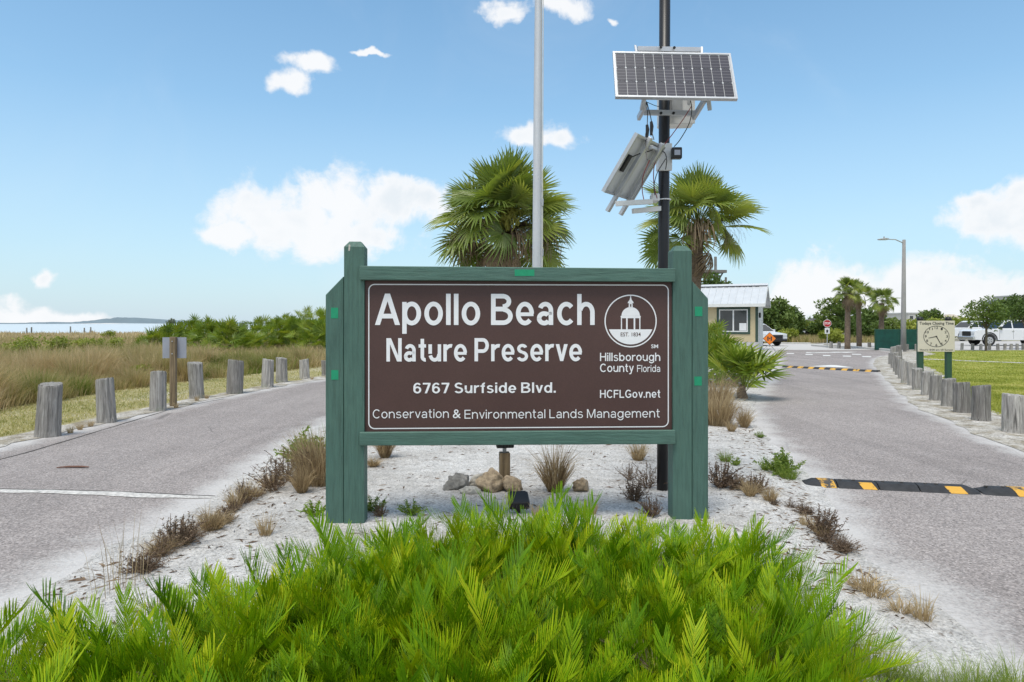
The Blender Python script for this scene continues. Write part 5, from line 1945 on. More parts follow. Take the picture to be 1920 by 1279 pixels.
for i, (x, y) in enumerate([(330, 765), (369, 752), (388, 748), (132, 812), (150, 806), (170, 800), (585, 712)]):
    p = G(x, y)
    o = put('grass_tuft', TD[2], None, (p.x, p.y, .008), (0, 0, i), (.8, .8, .7))
    tag(o, ['dry tuft at the foot of the small wooden sign post', 'dry tuft at the foot of the fourth left bollard', 'small dry tuft right of the fourth left bollard', 'left tuft of three between the two nearest left bollards', 'middle tuft of three between the two nearest left bollards', 'right tuft of three between the two nearest left bollards', 'dry tuft at the farthest visible left bollard'][i], 'grass tuft', 'dry tufts along the left road')

# ------------------------------------------------------------------ uncounted cover
# field of tall grass
def field_cover():
    vs, ts, tn = [], [], []
    off = 0

    def emit(n_t, ylo, yhi, per, hh, ww, sp):
        nonlocal off
        y = 1 / RNG.uniform(1 / yhi ** 1.0, 1 / ylo ** 1.0, n_t * 3)
        x = RNG.uniform(-.86, .02, n_t * 3) * y - 2
        k = in_poly(x, y, FIELD)
        x, y = x[k][:n_t], y[k][:n_t]
        m = len(x)
        patch = np.array([mnoise.noise(Vector((a * .11, b_ * .07, 0))) for a, b_ in zip(x, y)])
        patch2 = np.array([mnoise.noise(Vector((a * .35, b_ * .30, 5))) for a, b_ in zip(x, y)])
        tone_t = np.clip(.68 + .30 * patch + .36 * patch2 + np.where((y > 20) & (y < 62), -.24, 0) + np.where(y > 62, .06, 0) + RNG.normal(0, .12, m), 0.02, .95)
        hs = hh * (.8 + .45 * patch2) * RNG.uniform(.6, 1.2, m)
        DX, DY = RNG.normal(0, sp, m * per), RNG.normal(0, sp, m * per)
        X = np.repeat(x, per) + DX
        Y = np.repeat(y, per) + DY
        AZ = np.arctan2(DY, DX) + RNG.normal(0, .5, m * per)
        H = np.repeat(hs, per) * RNG.uniform(.5, 1.1, m * per)
        T = np.clip(np.repeat(tone_t, per) + RNG.normal(0, .13, m * per), 0, 1)
        base = np.stack([X, Y, np.full(m * per, -.02)], 1)
        v, t, q = blades(base, H, np.full(m * per, 1.0) * ww * (.5 + np.repeat(y, per) / yhi), AZ, RNG.uniform(.05, .8, m * per), T)
        vs.append(v)
        ts.append(t + off)
        tn.append(q)
        off += len(v)
    emit(1300, 9.0, 26, 80, .66, .010, .14)
    emit(170, 10.5, 26, 420, 1.12, .011, .13)
    emit(2600, 24, 60, 26, .72, .03, .22)
    emit(3600, 55, SHORE + 6, 12, .72, .07, .5)
    me = np_mesh('field_grass', np.concatenate(vs), np.concatenate(ts), np.concatenate(tn), 'field_grass')
    tag(put('field_grass', me), 'tall tan and green prairie grass covering the field on the left', 'grass', kind='stuff')


field_cover()


def short_cover(name, poly, n, ylo, yhi, h, w, mat, label, fx=(-1, 1), z=0.0, tone=(0, 1)):
    y = 1 / RNG.uniform(1 / yhi, 1 / ylo, n * 3)
    x = RNG.uniform(fx[0], fx[1], n * 3) * y
    k = in_poly(x, y, poly)
    x, y = x[k][:n], y[k][:n]
    m = len(x)
    patch = np.array([mnoise.noise(Vector((a * .8, b_ * .8, 0))) for a, b_ in zip(x, y)])
    T = np.clip(np.interp(patch, [-.6, .6], tone) + RNG.normal(0, .18, m), 0, 1)
    base = np.stack([x, y, np.full(m, z - .01)], 1)
    v, t, q = blades(base, h * RNG.uniform(.5, 1.3, m), w * (.6 + y / 14), RNG.uniform(0, 6.28, m), RNG.uniform(.2, .95, m), T)
    tag(put(name, np_mesh(name, v, t, q, mat)), label, 'grass', kind='stuff')


short_cover('lawn_grass', LAWN, 90000, 7.5, 42, .045, .010, 'lawn_blade', 'short mown green lawn on the right', (.45, .82), -.008, (.15, .75))
VPOLY = [(p[0], p[1]) for p in VG2] + [(p[0] - .25, p[1]) for p in reversed(VG)]
short_cover('verge_grass', VPOLY, 40000, 7.5, 34, .055, .010, 'verge_blade', 'short yellowish grass strip behind the left bollards', (-.95, -.1), -.006, (.3, .95))

# small shrubs standing in the field and pebbles on the sand
def pebbles():
    n = 5200
    x = RNG.uniform(-2.6, 3.0, n * 2)
    y = 1 / RNG.uniform(1 / 11.0, 1 / 3.2, n * 2)
    keep = [i for i in range(n * 2) if near_dist(x[i], y[i], LR) > .05 and near_dist(x[i], y[i], RL) > .05 and in_poly(x[i:i + 1], y[i:i + 1], LR + RL[::-1])[0]][:n]
    oc = np.array([(1, 0, 0), (-1, 0, 0), (0, 1, 0), (0, -1, 0), (0, 0, 1), (0, 0, -1)], float)
    of = np.array([(0, 2, 4), (2, 1, 4), (1, 3, 4), (3, 0, 4), (2, 0, 5), (1, 2, 5), (3, 1, 5), (0, 3, 5)])
    vs, ts, tn = [], [], []
    for k, i in enumerate(keep):
        s = RNG.uniform(.003, .009) * (1.5 if RNG.uniform() > .95 else 1)
        q = oc * RNG.uniform(.5, 1.2, (6, 1)) * s * np.array([1, 1, .6]) + np.array([x[i], y[i], gz(x[i], y[i]) + s * .3])
        vs.append(q)
        ts.append(of + k * 6)
        tn.append(np.full(6, RNG.uniform()))
    leafmat('shell_bits', [(0.0, (0.12, 0.10, 0.085)), (.3, (0.38, 0.36, 0.34)), (1.0, (0.68, 0.67, 0.65))], .9, 0, .2, objw=0)
    me = np_mesh('shell_gravel', np.concatenate(vs), np.concatenate(ts), np.concatenate(tn), 'shell_bits')
    tag(put('shell_gravel', me), 'scattered shell bits and pebbles on the white sand island', 'gravel', kind='stuff')


pebbles()


# ------------------------------------------------------------------ trees and shrubs with leaves
def crown_mesh(name, mat, lobes, n, leaf, seed):
    rg = np.random.default_rng(seed)
    k = rg.integers(0, len(lobes), n)
    L_ = np.array(lobes, float)
    d = rg.normal(0, 1, (n, 3))
    d /= np.linalg.norm(d, axis=1)[:, None]
    r_ = rg.uniform(.25, 1.0, n) ** .5
    # break the outline with a little clumping
    cl = rg.normal(0, .10, (n, 3))
    c = L_[k, :3] + (d * r_[:, None] + cl) * L_[k, 3:6]
    u = rg.normal(0, 1, (n, 3))
    u /= np.linalg.norm(u, axis=1)[:, None]
    w = np.cross(u, rg.normal(0, 1, (n, 3)))
    w /= np.linalg.norm(w, axis=1)[:, None]
    s = leaf * rg.uniform(.6, 1.4, n)[:, None]
    v = np.stack([c - u * s, c + w * s * .45, c + u * s, c - w * s * .45], 1).reshape(-1, 3)
    i = (np.arange(n) * 4)[:, None]
    t = np.concatenate([i + [0, 1, 2], i + [0, 2, 3]], 1).reshape(-1, 3)
    lobe_t = rg.uniform(0, .5, len(lobes))
    tone = np.repeat(np.clip(lobe_t[k] + rg.uniform(0, .5, n), 0, 1), 4)
    v[:, 2] = np.maximum(v[:, 2], 0.02)
    return np_mesh(name, v, t, tone, mat)


def tree(name, p, h, w, label, mat, seed, n=2600, leaf=.14, trunk_h=.35, cat='tree', group=None, tr=.08):
    rr = random.Random(seed)
    t = thing(name, label, cat, (p.x, p.y, 0), 0, group)
    z0 = h * trunk_h
    m = MB()
    m.tube([(0, 0, -.1), (.03, 0, z0 * .6), (0.02, .03, z0 + h * .25), (.05, 0, h * .8)], [tr, tr * .8, tr * .5, tr * .2], 8)
    lobes = []
    nl = 11
    for i in range(nl):
        a = i * 2.4 + rr.uniform(-.4, .4)
        f = i / (nl - 1)
        zz = z0 + (h - z0) * (.16 + .74 * f)
        rad = w * .5 * (math.sin(PI * (.18 + .72 * f)) ** .8) * rr.uniform(.45, .72)
        c = (math.cos(a) * rad, math.sin(a) * rad, zz)
        q = w * rr.uniform(.16, .25)
        lobes.append((*c, q, q, q * rr.uniform(.6, .9)))
        m.tube([(.02, 0, z0 * rr.uniform(.7, 1.0)), (c[0] * .5, c[1] * .5, (z0 + zz) * .5), c], [tr * .4, tr * .25, tr * .1], 5)
    m.build('trunk', 'bark', t)
    put('crown', crown_mesh('crown', mat, lobes, n, leaf, seed), t)
    return t


def shrub(p, h, w, label, mat, seed, n=1500, leaf=.13, group='shrubs along the back of the site', name='shrub', dp=None):
    rr = random.Random(seed)
    t = thing(name, label, 'shrub', (p.x, p.y, 0), 0, group)
    lobes = []
    for i in range(9):
        a = rr.uniform(0, 6.28)
        rad = rr.uniform(0, .36) * w
        q = w * rr.uniform(.14, .24)
        zz = rr.uniform(.22, .84) * h
        lobes.append((math.cos(a) * rad, math.sin(a) * rad * (dp or .7), zz, q, q, min(q, h * .3)))
    m = MB()
    for l in lobes[:6]:
        m.tube([(l[0] * .1, l[1] * .1, -.05), (l[0] * .6, l[1] * .6, l[2] * .6), l[:3]], [.05, .03, .012], 5)
    m.build('stem', 'bark', t)
    put('foliage', crown_mesh('foliage', mat, lobes, n, leaf, seed), t)
    return t


tree('small_tree', G(1848.5, 658), 2.95, 2.6, 'small bushy tree on the lawn in front of the white pickup', 'shrub_leaf', 5, 2100, .085, .5, group='trees on the right', tr=.075)
tree('small_tree', G(1922, 655), 3.4, 2.6, 'dark tree cut by the right edge of the picture', 'shrub_leaf', 6, 2100, .09, .48, group='trees on the right')
tree('small_tree', G(1956, 653), 3.6, 2.8, 'tree just outside the right edge', 'shrub_leaf', 16, 1600, .13, .2, group='trees on the right') if False else None
P3 = lambda px, Y: Vector(((px - CX) * Y / F, Y, 0))
tree('dark_tree', P3(1452, 62), 3.6, 4.2, 'dark leafy tree rising just right of the kiosk roof', 'shrub_leaf', 7, 3600, .17, .12, group='trees behind the junction', tr=.12)
tree('dark_tree', P3(1478, 66), 2.9, 3.6, 'dark tree stepping down right of the kiosk', 'shrub_leaf', 8, 2600, .17, .1, group='trees behind the junction', tr=.12)
tree('airy_tree', P3(1570, 64), 3.9, 4.6, 'loose airy tree behind the stop sign', 'shrub_leaf', 9, 3200, .16, .2, group='trees behind the junction', tr=.12)
tree('dark_tree', P3(1630, 66), 3.0, 4.2, 'dark tree between the far palms', 'shrub_leaf', 10, 2600, .17, .1, group='trees behind the junction', tr=.12)
tree('dark_tree', P3(1430, 75), 3.4, 4.5, 'dark tree half hidden by the kiosk wall', 'shrub_leaf', 12, 2000, .2, .1, group='trees behind the junction', tr=.12)
tree('airy_tree', P3(1745, 74), 3.0, 3.6, 'round tree peeking over the closing time board', 'shrub_leaf', 13, 1900, .17, .2, group='trees behind the lot', tr=.1)
tree('dark_tree', P3(1890, 76), 4.4, 4.2, 'tall dark tree behind the right pickup', 'shrub_leaf', 14, 2600, .18, .2, group='trees behind the lot', tr=.1)
sh = [(1495, 70, 1.8, 3.4, 'hedge_leaf', 'light green shrub right of the stepping dark tree'), (1522, 72, 1.7, 3.2, 'hedge_leaf', 'light green shrub left of the stop sign'), (1540, 68, 1.9, 2.8, 'shrub_leaf', 'dark shrub just left of the stop sign'),
      (1590, 62, 2.0, 3.2, 'shrub_leaf', 'dark shrub at the foot of the far palms'), (1612, 60, 1.7, 2.6, 'shrub_leaf', 'dark round shrub between the palm trunks'), (1660, 58, 2.2, 2.6, 'shrub_leaf', 'shrub above the left of the green screen fence'),
      (1690, 60, 1.9, 3.0, 'hedge_leaf', 'bright green hedge behind the lamp post'), (1712, 60, 1.9, 3.0, 'hedge_leaf', 'bright hedge left of the closing time board'), (1745, 66, 2.0, 3.2, 'hedge_leaf', 'hedge hidden behind the closing time board'), (1800, 70, 2.2, 3.6, 'hedge_leaf', 'hedge above the left pickup'), (1826, 72, 2.2, 3.4, 'hedge_leaf', 'hedge behind the small lawn tree'),
      (1470, 58, 1.2, 2.6, 'hedge_leaf', 'low shrub right of the silver car'), (1560, 56, 1.1, 2.2, 'hedge_leaf', 'low shrub behind the stop sign post'), (1865, 74, 2.2, 3.8, 'shrub_leaf', 'dark hedge behind the right pickup bed'), (1910, 72, 2.4, 3.8, 'shrub_leaf', 'dark hedge at the right picture edge')]
for i, (px, Y, h, w, mt, lb) in enumerate(sh):
    shrub(P3(px, Y), h, w, lb, mt, 400 + i, 1500, .14)
# grey-green shrubs by the water on the left
for i, (px, Y, h, w, lb) in enumerate([(325, 92, 2.4, 2.6, 'grey-green airy tree alone by the water'), (345, 96, 2.0, 2.2, 'small grey-green bush beside the airy tree'), (456, 80, 1.9, 1.8, 'grey-green bush showing over the thicket dip'), (424, 84, 2.2, 1.2, 'thin dark bush showing behind the left thicket')]):
    shrub(P3(px, Y), h, w, lb, 'grey_leaf', 440 + i, 900, .11, 'bushes by the water')
for i, (px, Y, h, w, lb) in enumerate([(50, 33, .95, 2.2, 'bright green bush on the far left of the field'), (20, 30, .8, 1.5, 'lower green bush at the left picture edge'), (110, 36, .9, 2.6, 'green patch of bushes in the left field'), (160, 38, .9, 2.4, 'olive bushes in the middle of the left field'), (215, 36, .85, 1.8, 'green bush below the skyline in the left field'), (262, 18.5, .42, 1.0, 'small bright bush behind the third left bollard'), (30, 26, .7, 1.2, 'yellow-green bush in front of the bright bush'), (205, 60, 1.0, 1.6, 'far small green bush in the left field')]):
    shrub(P3(px, Y), h, w, lb, 'hedge_leaf', 460 + i, 800, .07, 'bushes in the field')
# posts standing in the far field by the water
for i, px in enumerate([50, 59, 132, 158, 170]):
    p = P3(px, 100)
    m = MB().tube([(0, 0, -.1), (.01, 0, 1.0 + .1 * (i % 3))], [.11, .09], 8).build('water_post', 'bollard_wood', None, p)
    tag(m, 'dark post by the water, %s from the left picture edge' % ORD[i], 'post', 'posts by the water')


# band of rough grass and thin posts behind the junction
def back_grass():
    n = 15000
    x = RNG.uniform(13, 34, n)
    y = RNG.uniform(56.8, 66, n)
    T = np.clip(RNG.normal(.42, .2, n), 0, 1)
    base = np.stack([x, y, np.full(n, -.03)], 1)
    v, t, q = blades(base, RNG.uniform(.3, .8, n), np.full(n, .045), RNG.uniform(0, 6.28, n), RNG.uniform(.05, .8, n), T)
    tag(put('rough_grass', np_mesh('rough_grass', v, t, q, 'field_grass')), 'rough tan grass strip behind the junction', 'grass', kind='stuff')


back_grass()

# far woods closing the view behind the lot
def woods():
    vs, ts, tn = [], [], []
    off = 0
    rg = np.random.default_rng(91)
    for i in range(70):
        x = rg.uniform(30, 200)
        y = rg.uniform(195, 240)
        h = rg.uniform(2.8, 4.4)
        me_n = 240
        d = rg.normal(0, 1, (me_n, 3))
        d /= np.linalg.norm(d, axis=1)[:, None]
        c = np.array([x, y, h * .5]) + d * rg.uniform(.5, 1, (me_n, 1)) * np.array([3.2, 2.5, h * .5])
        u = rg.normal(0, 1, (me_n, 3)) * .4
        w = rg.normal(0, 1, (me_n, 3)) * .22
        v = np.stack([c - u, c + w, c + u, c - w], 1).reshape(-1, 3)
        k = (np.arange(me_n) * 4)[:, None]
        ts.append(np.concatenate([k + [0, 1, 2], k + [0, 2, 3]], 1).reshape(-1, 3) + off)
        vs.append(v)
        tn.append(np.repeat(np.clip(rg.uniform(0, .6) + rg.uniform(0, .4, me_n), 0, 1), 4))
        off += me_n * 4
    tag(put('far_woods', np_mesh('far_woods', np.concatenate(vs), np.concatenate(ts), np.concatenate(tn), 'shrub_leaf')), 'far dark belt of woods on the right horizon', 'woods', kind='stuff')


woods()

# ------------------------------------------------------------------ kiosk
def kiosk():
    t = thing('kiosk', 'small tan entrance kiosk with white metal roof and green-trimmed window', 'building', (14.4, 40.0, 0), R(-25))
    # local: front right bottom corner at the origin; front along -x, depth +y
    WX, DY, HW = 4.6, 3.2, 2.72
    MB().box(-WX, 0, 0, DY, 0, HW).build('wall', 'kiosk_wall', t)
    MB().box(-WX - .03, .03, -.06, -.002, 0, .52).build('stone_skirt', 'stone_skirt', t)
    MB().box(-.13, .025, -.025, -.001, .521, HW - .01).build('corner_trim', 'kiosk_trim', t)
    # white boarded right side
    MB().box(.001, .02, .0, DY, 0, HW).build('side_wall', 'kiosk_white', t)
    for i in range(5):
        MB().box(.021, .035, .2 + i * .65, .26 + i * .65, .02, HW - .02).build('batten', 'kiosk_white', t)
    MB().box(.021, .05, .9, 1.85, .02, 2.1).build('side_door', 'kiosk_white', t)
    MB().box(.021, .14, .25, .42, 1.95, 2.25).build('wall_lantern', 'black_plastic', t)
    # roof: ridge along x
    ov, og = .38, .42
    zr, ze = 3.95, HW + .04
    yc = DY / 2
    for sd, y0 in ((-1, -ov), (1, DY + ov)):
        m = MB()
        x0, x1 = -WX - og, og
        th = .07
        m.add([(x0, y0, ze), (x1, y0, ze), (x1, yc, zr), (x0, yc, zr), (x0, y0, ze - th), (x1, y0, ze - th), (x1, yc, zr - th), (x0, yc, zr - th)],
              [(0, 1, 2, 3), (7, 6, 5, 4), (0, 4, 5, 1), (1, 5, 6, 2), (2, 6, 7, 3), (3, 7, 4, 0)])
        rf = m.build('roof', 'metal_roof', t)
        for i in range(14):
            xx = x0 + (x1 - x0) * i / 13
            rb = MB()
            w = .018
            dz = .035
            rb.add([(xx - w, y0, ze + .002), (xx + w, y0, ze + .002), (xx + w, yc, zr + .002), (xx - w, yc, zr + .002), (xx - w * .6, y0, ze + dz), (xx + w * .6, y0, ze + dz), (xx + w * .6, yc, zr + dz), (xx - w * .6, yc, zr + dz)],
                   [(4, 5, 6, 7), (0, 1, 5, 4), (1, 2, 6, 5), (3, 7, 6, 2), (0, 4, 7, 3)])
            rb.build('seam_rib', 'metal_roof', rf)
        MB().box(x0, x1, y0 - .03 if sd < 0 else y0, y0 if sd < 0 else y0 + .03, ze - .17, ze + .01).build('fascia', 'kiosk_white', t)
    MB().prism([(yc - .2, zr - .03), (yc, zr + .1), (yc + .2, zr - .03)], 'x', -WX - og - .02, og + .02).build('ridge_cap', 'metal_roof', t)
    for i in range(13):
        xx = -WX + i * .36
        MB().box(xx, xx + .25, yc - .23, yc - .2, zr - .07, zr - .035).build('ridge_vent', 'dark_vent', t)
    for xg in (.003, -WX - .022):
        MB().prism([(0, HW), (DY, HW), (yc, zr - .08)], 'x', xg, xg + .019).build('gable', 'kiosk_trim', t)
    for sd in (-1, 1):
        y0 = -ov if sd < 0 else DY + ov
        m = MB()
        m.add([(og, y0, ze - .18), (og, yc, zr - .16), (og, yc, zr - .0), (og, y0, ze), (og + .03, y0, ze - .18), (og + .03, yc, zr - .16), (og + .03, yc, zr), (og + .03, y0, ze)],
              [(0, 3, 2, 1), (4, 5, 6, 7), (0, 1, 5, 4), (3, 7, 6, 2), (0, 4, 7, 3), (1, 2, 6, 5)])
        m.build('barge_board', 'kiosk_white', t)
    # front window: green surround, white frame, two sashes
    xa, xb, za, zb = -2.32, -.42, .98, 2.58
    sr = MB()
    for (x0, x1, z0, z1) in ((xa, xb, za, za + .13), (xa, xb, zb - .13, zb), (xa, xa + .13, za + .13, zb - .13), (xb - .13, xb, za + .13, zb - .13)):
        sr.box(x0, x1, -.04, -.002, z0, z1)
    sr.build('window_surround', 'kiosk_trim', t)
    xa, xb, za, zb = xa + .13, xb - .13, za + .13, zb - .13
    wn = MB()
    for (x0, x1, z0, z1) in ((xa, xb, za, za + .06), (xa, xb, zb - .06, zb), (xa, xa + .06, za + .06, zb - .06), (xb - .06, xb, za + .06, zb - .06), ((xa + xb) / 2 - .04, (xa + xb) / 2 + .04, za + .06, zb - .06)):
        wn.box(x0, x1, -.03, -.003, z0, z1)
    w = wn.build('window_frame', 'white_plastic', t)
    xm = (xa + xb) / 2
    for x0, x1 in ((xa + .06, xm - .04), (xm + .04, xb - .06)):
        MB().box(x0, x1, -.012, -.004, za + .06, zb - .06).build('pane', 'glass', w)
    MB().box(xm + .34, xb - .08, -.016, -.0125, za + .08, za + .52).build('notice', 'paper', w)
    # second window further left, mostly behind the sign
    return t


kiosk()

# lookout tower beyond the kiosk roof
p = P3(1318, 62)
t = thing('lookout_tower', 'weathered timber lookout deck on posts above the kiosk roof', 'tower', p, R(12))
for x, y in ((-1.0, -1.0), (.7, -1.0), (-1.0, 1.0), (.7, 1.0)):
    MB().box(x - .09, x + .09, y - .09, y + .09, 0, 7.6 if x > 0 else 6.9).build('post', 'deck_wood', t)
MB().box(-1.6, 1.6, -1.4, 1.4, 6.15, 6.4).build('deck', 'deck_wood', t)
MB().box(-1.5, 1.2, -1.1, 1.1, 5.8, 5.95).build('deck', 'deck_wood', t)
for s in (-1, 1):
    m_ = MB().tube([(.7, s * 1.0, 5.0), (1.4, s * 1.0, 6.15)], .07, 6)
    m_.build('brace', 'deck_wood', t)
tree('leafy_top_tree', P3(1330, 60), 5.9, 3.6, 'leafy tree top showing over the kiosk roof below the lookout', 'shrub_leaf', 71, 1800, .16, .4, group='trees behind the kiosk', tr=.12)
tree('leafy_top_tree', P3(1352, 62), 5.4, 3.0, 'lower leafy tree top right of the lookout over the roof', 'shrub_leaf', 72, 1400, .16, .4, group='trees behind the kiosk', tr=.12)
m = MB().tube([(0, 0, 0), (0, 0, 5.75)], .1, 8).build('timber_pile', 'deck_wood', None, P3(1361, 61))
tag(m, 'single timber pile end showing over the kiosk ridge', 'post')

# ------------------------------------------------------------------ road signs
p = G(1551, 652)
t = thing('stop_sign', 'red stop sign with a small white plate below on a grey post', 'sign', p, R(-20))
MB().box(-.025, .025, -.02, .02, -.1, 1.95).build('post', 'galvanised', t)
oc = [(.265 * math.cos(R(22.5 + 45 * k)), 1.62 + .265 * math.sin(R(22.5 + 45 * k))) for k in range(8)]
oc2 = [(.24 * math.cos(R(22.5 + 45 * k)), 1.62 + .24 * math.sin(R(22.5 + 45 * k))) for k in range(8)]
MB().prism(oc, 'y', -.028, -.022).build('border', 'letter_white', t)
fc = MB().prism(oc2, 'y', -.032, -.0285).build('face', 'stop_red', t)
letter('STOP', -.18, .18, 1.545, 1.695, -.0335, 'letter_white', fc, .02)
MB().box(-.15, .15, -.03, -.022, .93, 1.32).build('lower_plate', 'paper', t)
letter('ONLY', -.10, .10, 1.20, 1.27, -.0315, 'clock_ink', t, .01) if False else None
a_ = MB().add([(-.06, -.0315, 1.0), (.06, -.0315, 1.0), (.06, -.0315, 1.12), (.1, -.0315, 1.12), (0, -.0315, 1.22), (-.1, -.0315, 1.12), (-.06, -.0315, 1.12)], [tuple(range(7))])
a_.build('plate_mark', 'clock_ink', t)

p = Vector((P(1443, 635, 38).x, 38, 0))
t = thing('roadwork_sign', 'orange diamond roadwork sign beside the kiosk', 'sign', p, R(-8))
zc = P(1443, 635, 38).z
for s in (-1, 1):
    MB().tube([(0, .03, .45), (s * .45, .03 + .3, 0)], .015, 6).build('stand_leg', 'galvanised', t)
    MB().tube([(0, .03, .45), (s * .45, .03 - .3, 0)], .015, 6).build('stand_leg', 'galvanised', t)
MB().tube([(0, .03, .3), (0, .03, zc)], .018, 6).build('mast', 'galvanised', t)
dq = .36
MB().prism([(-dq, zc), (0, zc - dq), (dq, zc), (0, zc + dq)], 'y', 0, .012).build('border', 'clock_ink', t)
dq = .33
MB().prism([(-dq, zc - .08), (-dq + .08, zc - .16), (-.08, zc - dq + .02), (0, zc - dq), (.08, zc - dq + .02), (dq - .08, zc - .16), (dq - .02, zc - .08), (dq - .02, zc + .08), (.08, zc + dq - .02), (0, zc + dq), (-.08, zc + dq - .02), (-dq + .02, zc + .08)][0:0] or [(-dq, zc), (0, zc - dq), (dq, zc), (0, zc + dq)], 'y', -.004, -.001).build('face', 'orange', t)
m = MB()
for x in (-.09, .09):
    m.add([(x - .035, -.006, zc - .12), (x + .035, -.006, zc - .12), (x + .035, -.006, zc + .12), (x - .035, -.006, zc + .12)], [(0, 1, 2, 3)])
m.add([(-.035, -.0062, zc - .03), (.035, -.0062, zc - .03), (.035, -.0062, zc + .05), (-.035, -.0062, zc + .05)], [(0, 1, 2, 3)])
m.build('symbol', 'clock_ink', t)

# closing-time clock board
YC = 18.2
p = Vector((P(1754.5, 660, YC).x, YC, 0))
t = thing('closing_time_board', 'beige closing time clock board on two green posts by the lawn', 'sign', p, R(-3))
k_ = YC / F
for x in (-26.5, 25):
    MB().box(x * k_ - .065, x * k_ + .065, -.005, .12, -.1, 1.66).build('post', 'clock_post', t, bevel=.006)
    MB().tube([(x * k_, .06, 1.66), (x * k_, .06, 1.70), (x * k_, .06, 1.76), (x * k_, .06, 1.79)], [.05, .085, .07, .02], 12).build('post_cap', 'black_plastic', t, smooth=True)
z0, z1 = P(1754, 659.5, YC).z, P(1754, 601.5, YC).z
x0, x1 = -33.5 * k_, 33.5 * k_
bd = MB().box(x0, x1, -.03, -.006, z0, z1).build('board', 'clock_board', t, bevel=.003)
yf = -.0322
letter('Todays Closing Time', x0 + .04, x1 - .03, z1 - .105, z1 - .03, yf, 'clock_ink', bd, .02)
letter('Hours: 8:00 am till Sunset', x0 + .05, x1 - .05, z0 + .03, z0 + .075, yf, 'clock_ink', bd, .012)
cx_, cz_ = 0.0, (z0 + z1) / 2 - .005
rx, rz = .335, .285
n = 48
rg_ = MB()
vs = [(cx_ + math.cos(2 * PI * i / n) * rx, yf, cz_ + math.sin(2 * PI * i / n) * rz) for i in range(n)] + [(cx_ + math.cos(2 * PI * i / n) * (rx - .014), yf, cz_ + math.sin(2 * PI * i / n) * (rz - .014)) for i in range(n)]
rg_.add(vs, [(i, (i + 1) % n, (i + 1) % n + n, i + n) for i in range(n)])
rg_.build('clock_ring', 'clock_ink', bd)
for h in range(1, 13):
    a = R(90 - 30 * h)
    x, z = cx_ + math.cos(a) * (rx - .06), cz_ + math.sin(a) * (rz - .055)
    wd = .026 if h < 10 else .045
    letter(str(h), x - wd, x + wd * .95, z - .032, z + .032, yf, 'clock_ink', bd, .015, 'numeral')


def hand(a, ln, w, tail):
    d = Vector((math.cos(a), 0, math.sin(a)))
    s = Vector((-d.z, 0, d.x)) * w
    o = Vector((cx_, -.036, cz_))
    MB().add([o - d * tail - s, o - d * tail + s, o + d * ln + s * .6, o + d * ln - s * .6], [(0, 1, 2, 3), (3, 2, 1, 0)][:1]).build('clock_hand', 'clock_ink', bd)


hand(R(192), .21, .011, .02)
hand(R(-61), .255, .011, .02)

# street lamp
p = G(1694, 660)
t = thing('street_lamp', 'tall grey street lamp with one arm beside the green fence', 'street lamp', p, 0)
MB().tube([(0, 0, -.1), (0, 0, 1.6), (.03, 0, 6.35)], [.15, .135, .085], 14).build('pole', 'concrete_pole', t, smooth=True)
MB().tube([(.03, 0, 6.15), (-.45, 0, 6.36), (-.95, 0, 6.38)], [.035, .03, .025], 8).build('arm', 'galvanised', t)
MB().prism([(-1.45, 6.35), (-.85, 6.35), (-.88, 6.43), (-1.05, 6.45), (-1.42, 6.40)], 'y', -.13, .13).build('lamp_head', 'galvanised', t, bevel=.02)
MB().box(-1.38, -.95, -.1, .1, 6.33, 6.348).build('lens', 'head_lamp', t)
MB().tube([(-1.1, 0, 6.45), (-1.1, 0, 6.53)], .04, 8).build('photocell', 'galvanised', t)

# green screened fence round the bins
p = G(1641, 657)
t = thing('screen_fence', 'dark green screened fence enclosure behind the lamp post', 'fence', p, R(3))
kk = p.y / F
for i, (xa, xb) in enumerate(((0, 46), (53, 81), (81, 112))):
    MB().box(xa * kk + .02, xb * kk - .02, -.02, .0, .04, 1.24).build('screen_panel', 'screen_green', t)
    for xx in (xa, xb):
        MB().tube([(xx * kk, .02, -.1), (xx * kk, .02, 1.3)], .03, 8).build('post', 'clock_post', t)
    MB().tube([(xa * kk, .02, 1.25), (xb * kk, .02, 1.25)], .022, 6).build('top_rail', 'clock_post', t)
for x in (0, 112):
    MB().prism([(x * kk, .05), (x * kk + 1.9, 3.2), (x * kk + 1.92, 3.2), (x * kk + .02, .05)], 'z', .04, 1.24).build('screen_panel', 'screen_green', t)
MB().box(1.93, 1.9 + 112 * kk, 3.2, 3.22, .04, 1.24).build('screen_panel', 'screen_green', t)

# ------------------------------------------------------------------ vehicles
def wheel(parent, x, y, r, side, w=.25):
    wz = MB()
    n = 22
    s = -1 if side < 0 else 1
    wz.tube([(x, y - w / 2, r), (x, y - w / 2 + .03, r), (x, y + w / 2 - .03, r), (x, y + w / 2, r)], [r * .93, r, r, r * .93], n)
    ty = wz.build('tyre', 'tyre', parent, smooth=False)
    rm = MB()
    yo = y + s * (w / 2 + .004)
    rm.tube([(x, yo, r), (x, yo + s * .012, r)], [r * .62, r * .55], 16)
    rm.build('rim', 'rim', ty)
    sp = MB()
    for k in range(5):
        a = 2 * PI * k / 5
        sp.add([(x + math.cos(a + .32) * r * .25, yo + s * .015, r + math.sin(a + .32) * r * .25), (x + math.cos(a + .95) * r * .25, yo + s * .015, r + math.sin(a + .95) * r * .25), (x + math.cos(a + .63) * r * .5, yo + s * .015, r + math.sin(a + .63) * r * .5)], [(0, 1, 2)])
    sp.build('rim_gap', 'tyre', ty)


def arch(cx, r, z0, n=9):
    return [(cx - r * math.cos(PI * i / (n - 1)), z0 + r * math.sin(PI * i / (n - 1))) for i in range(n)]


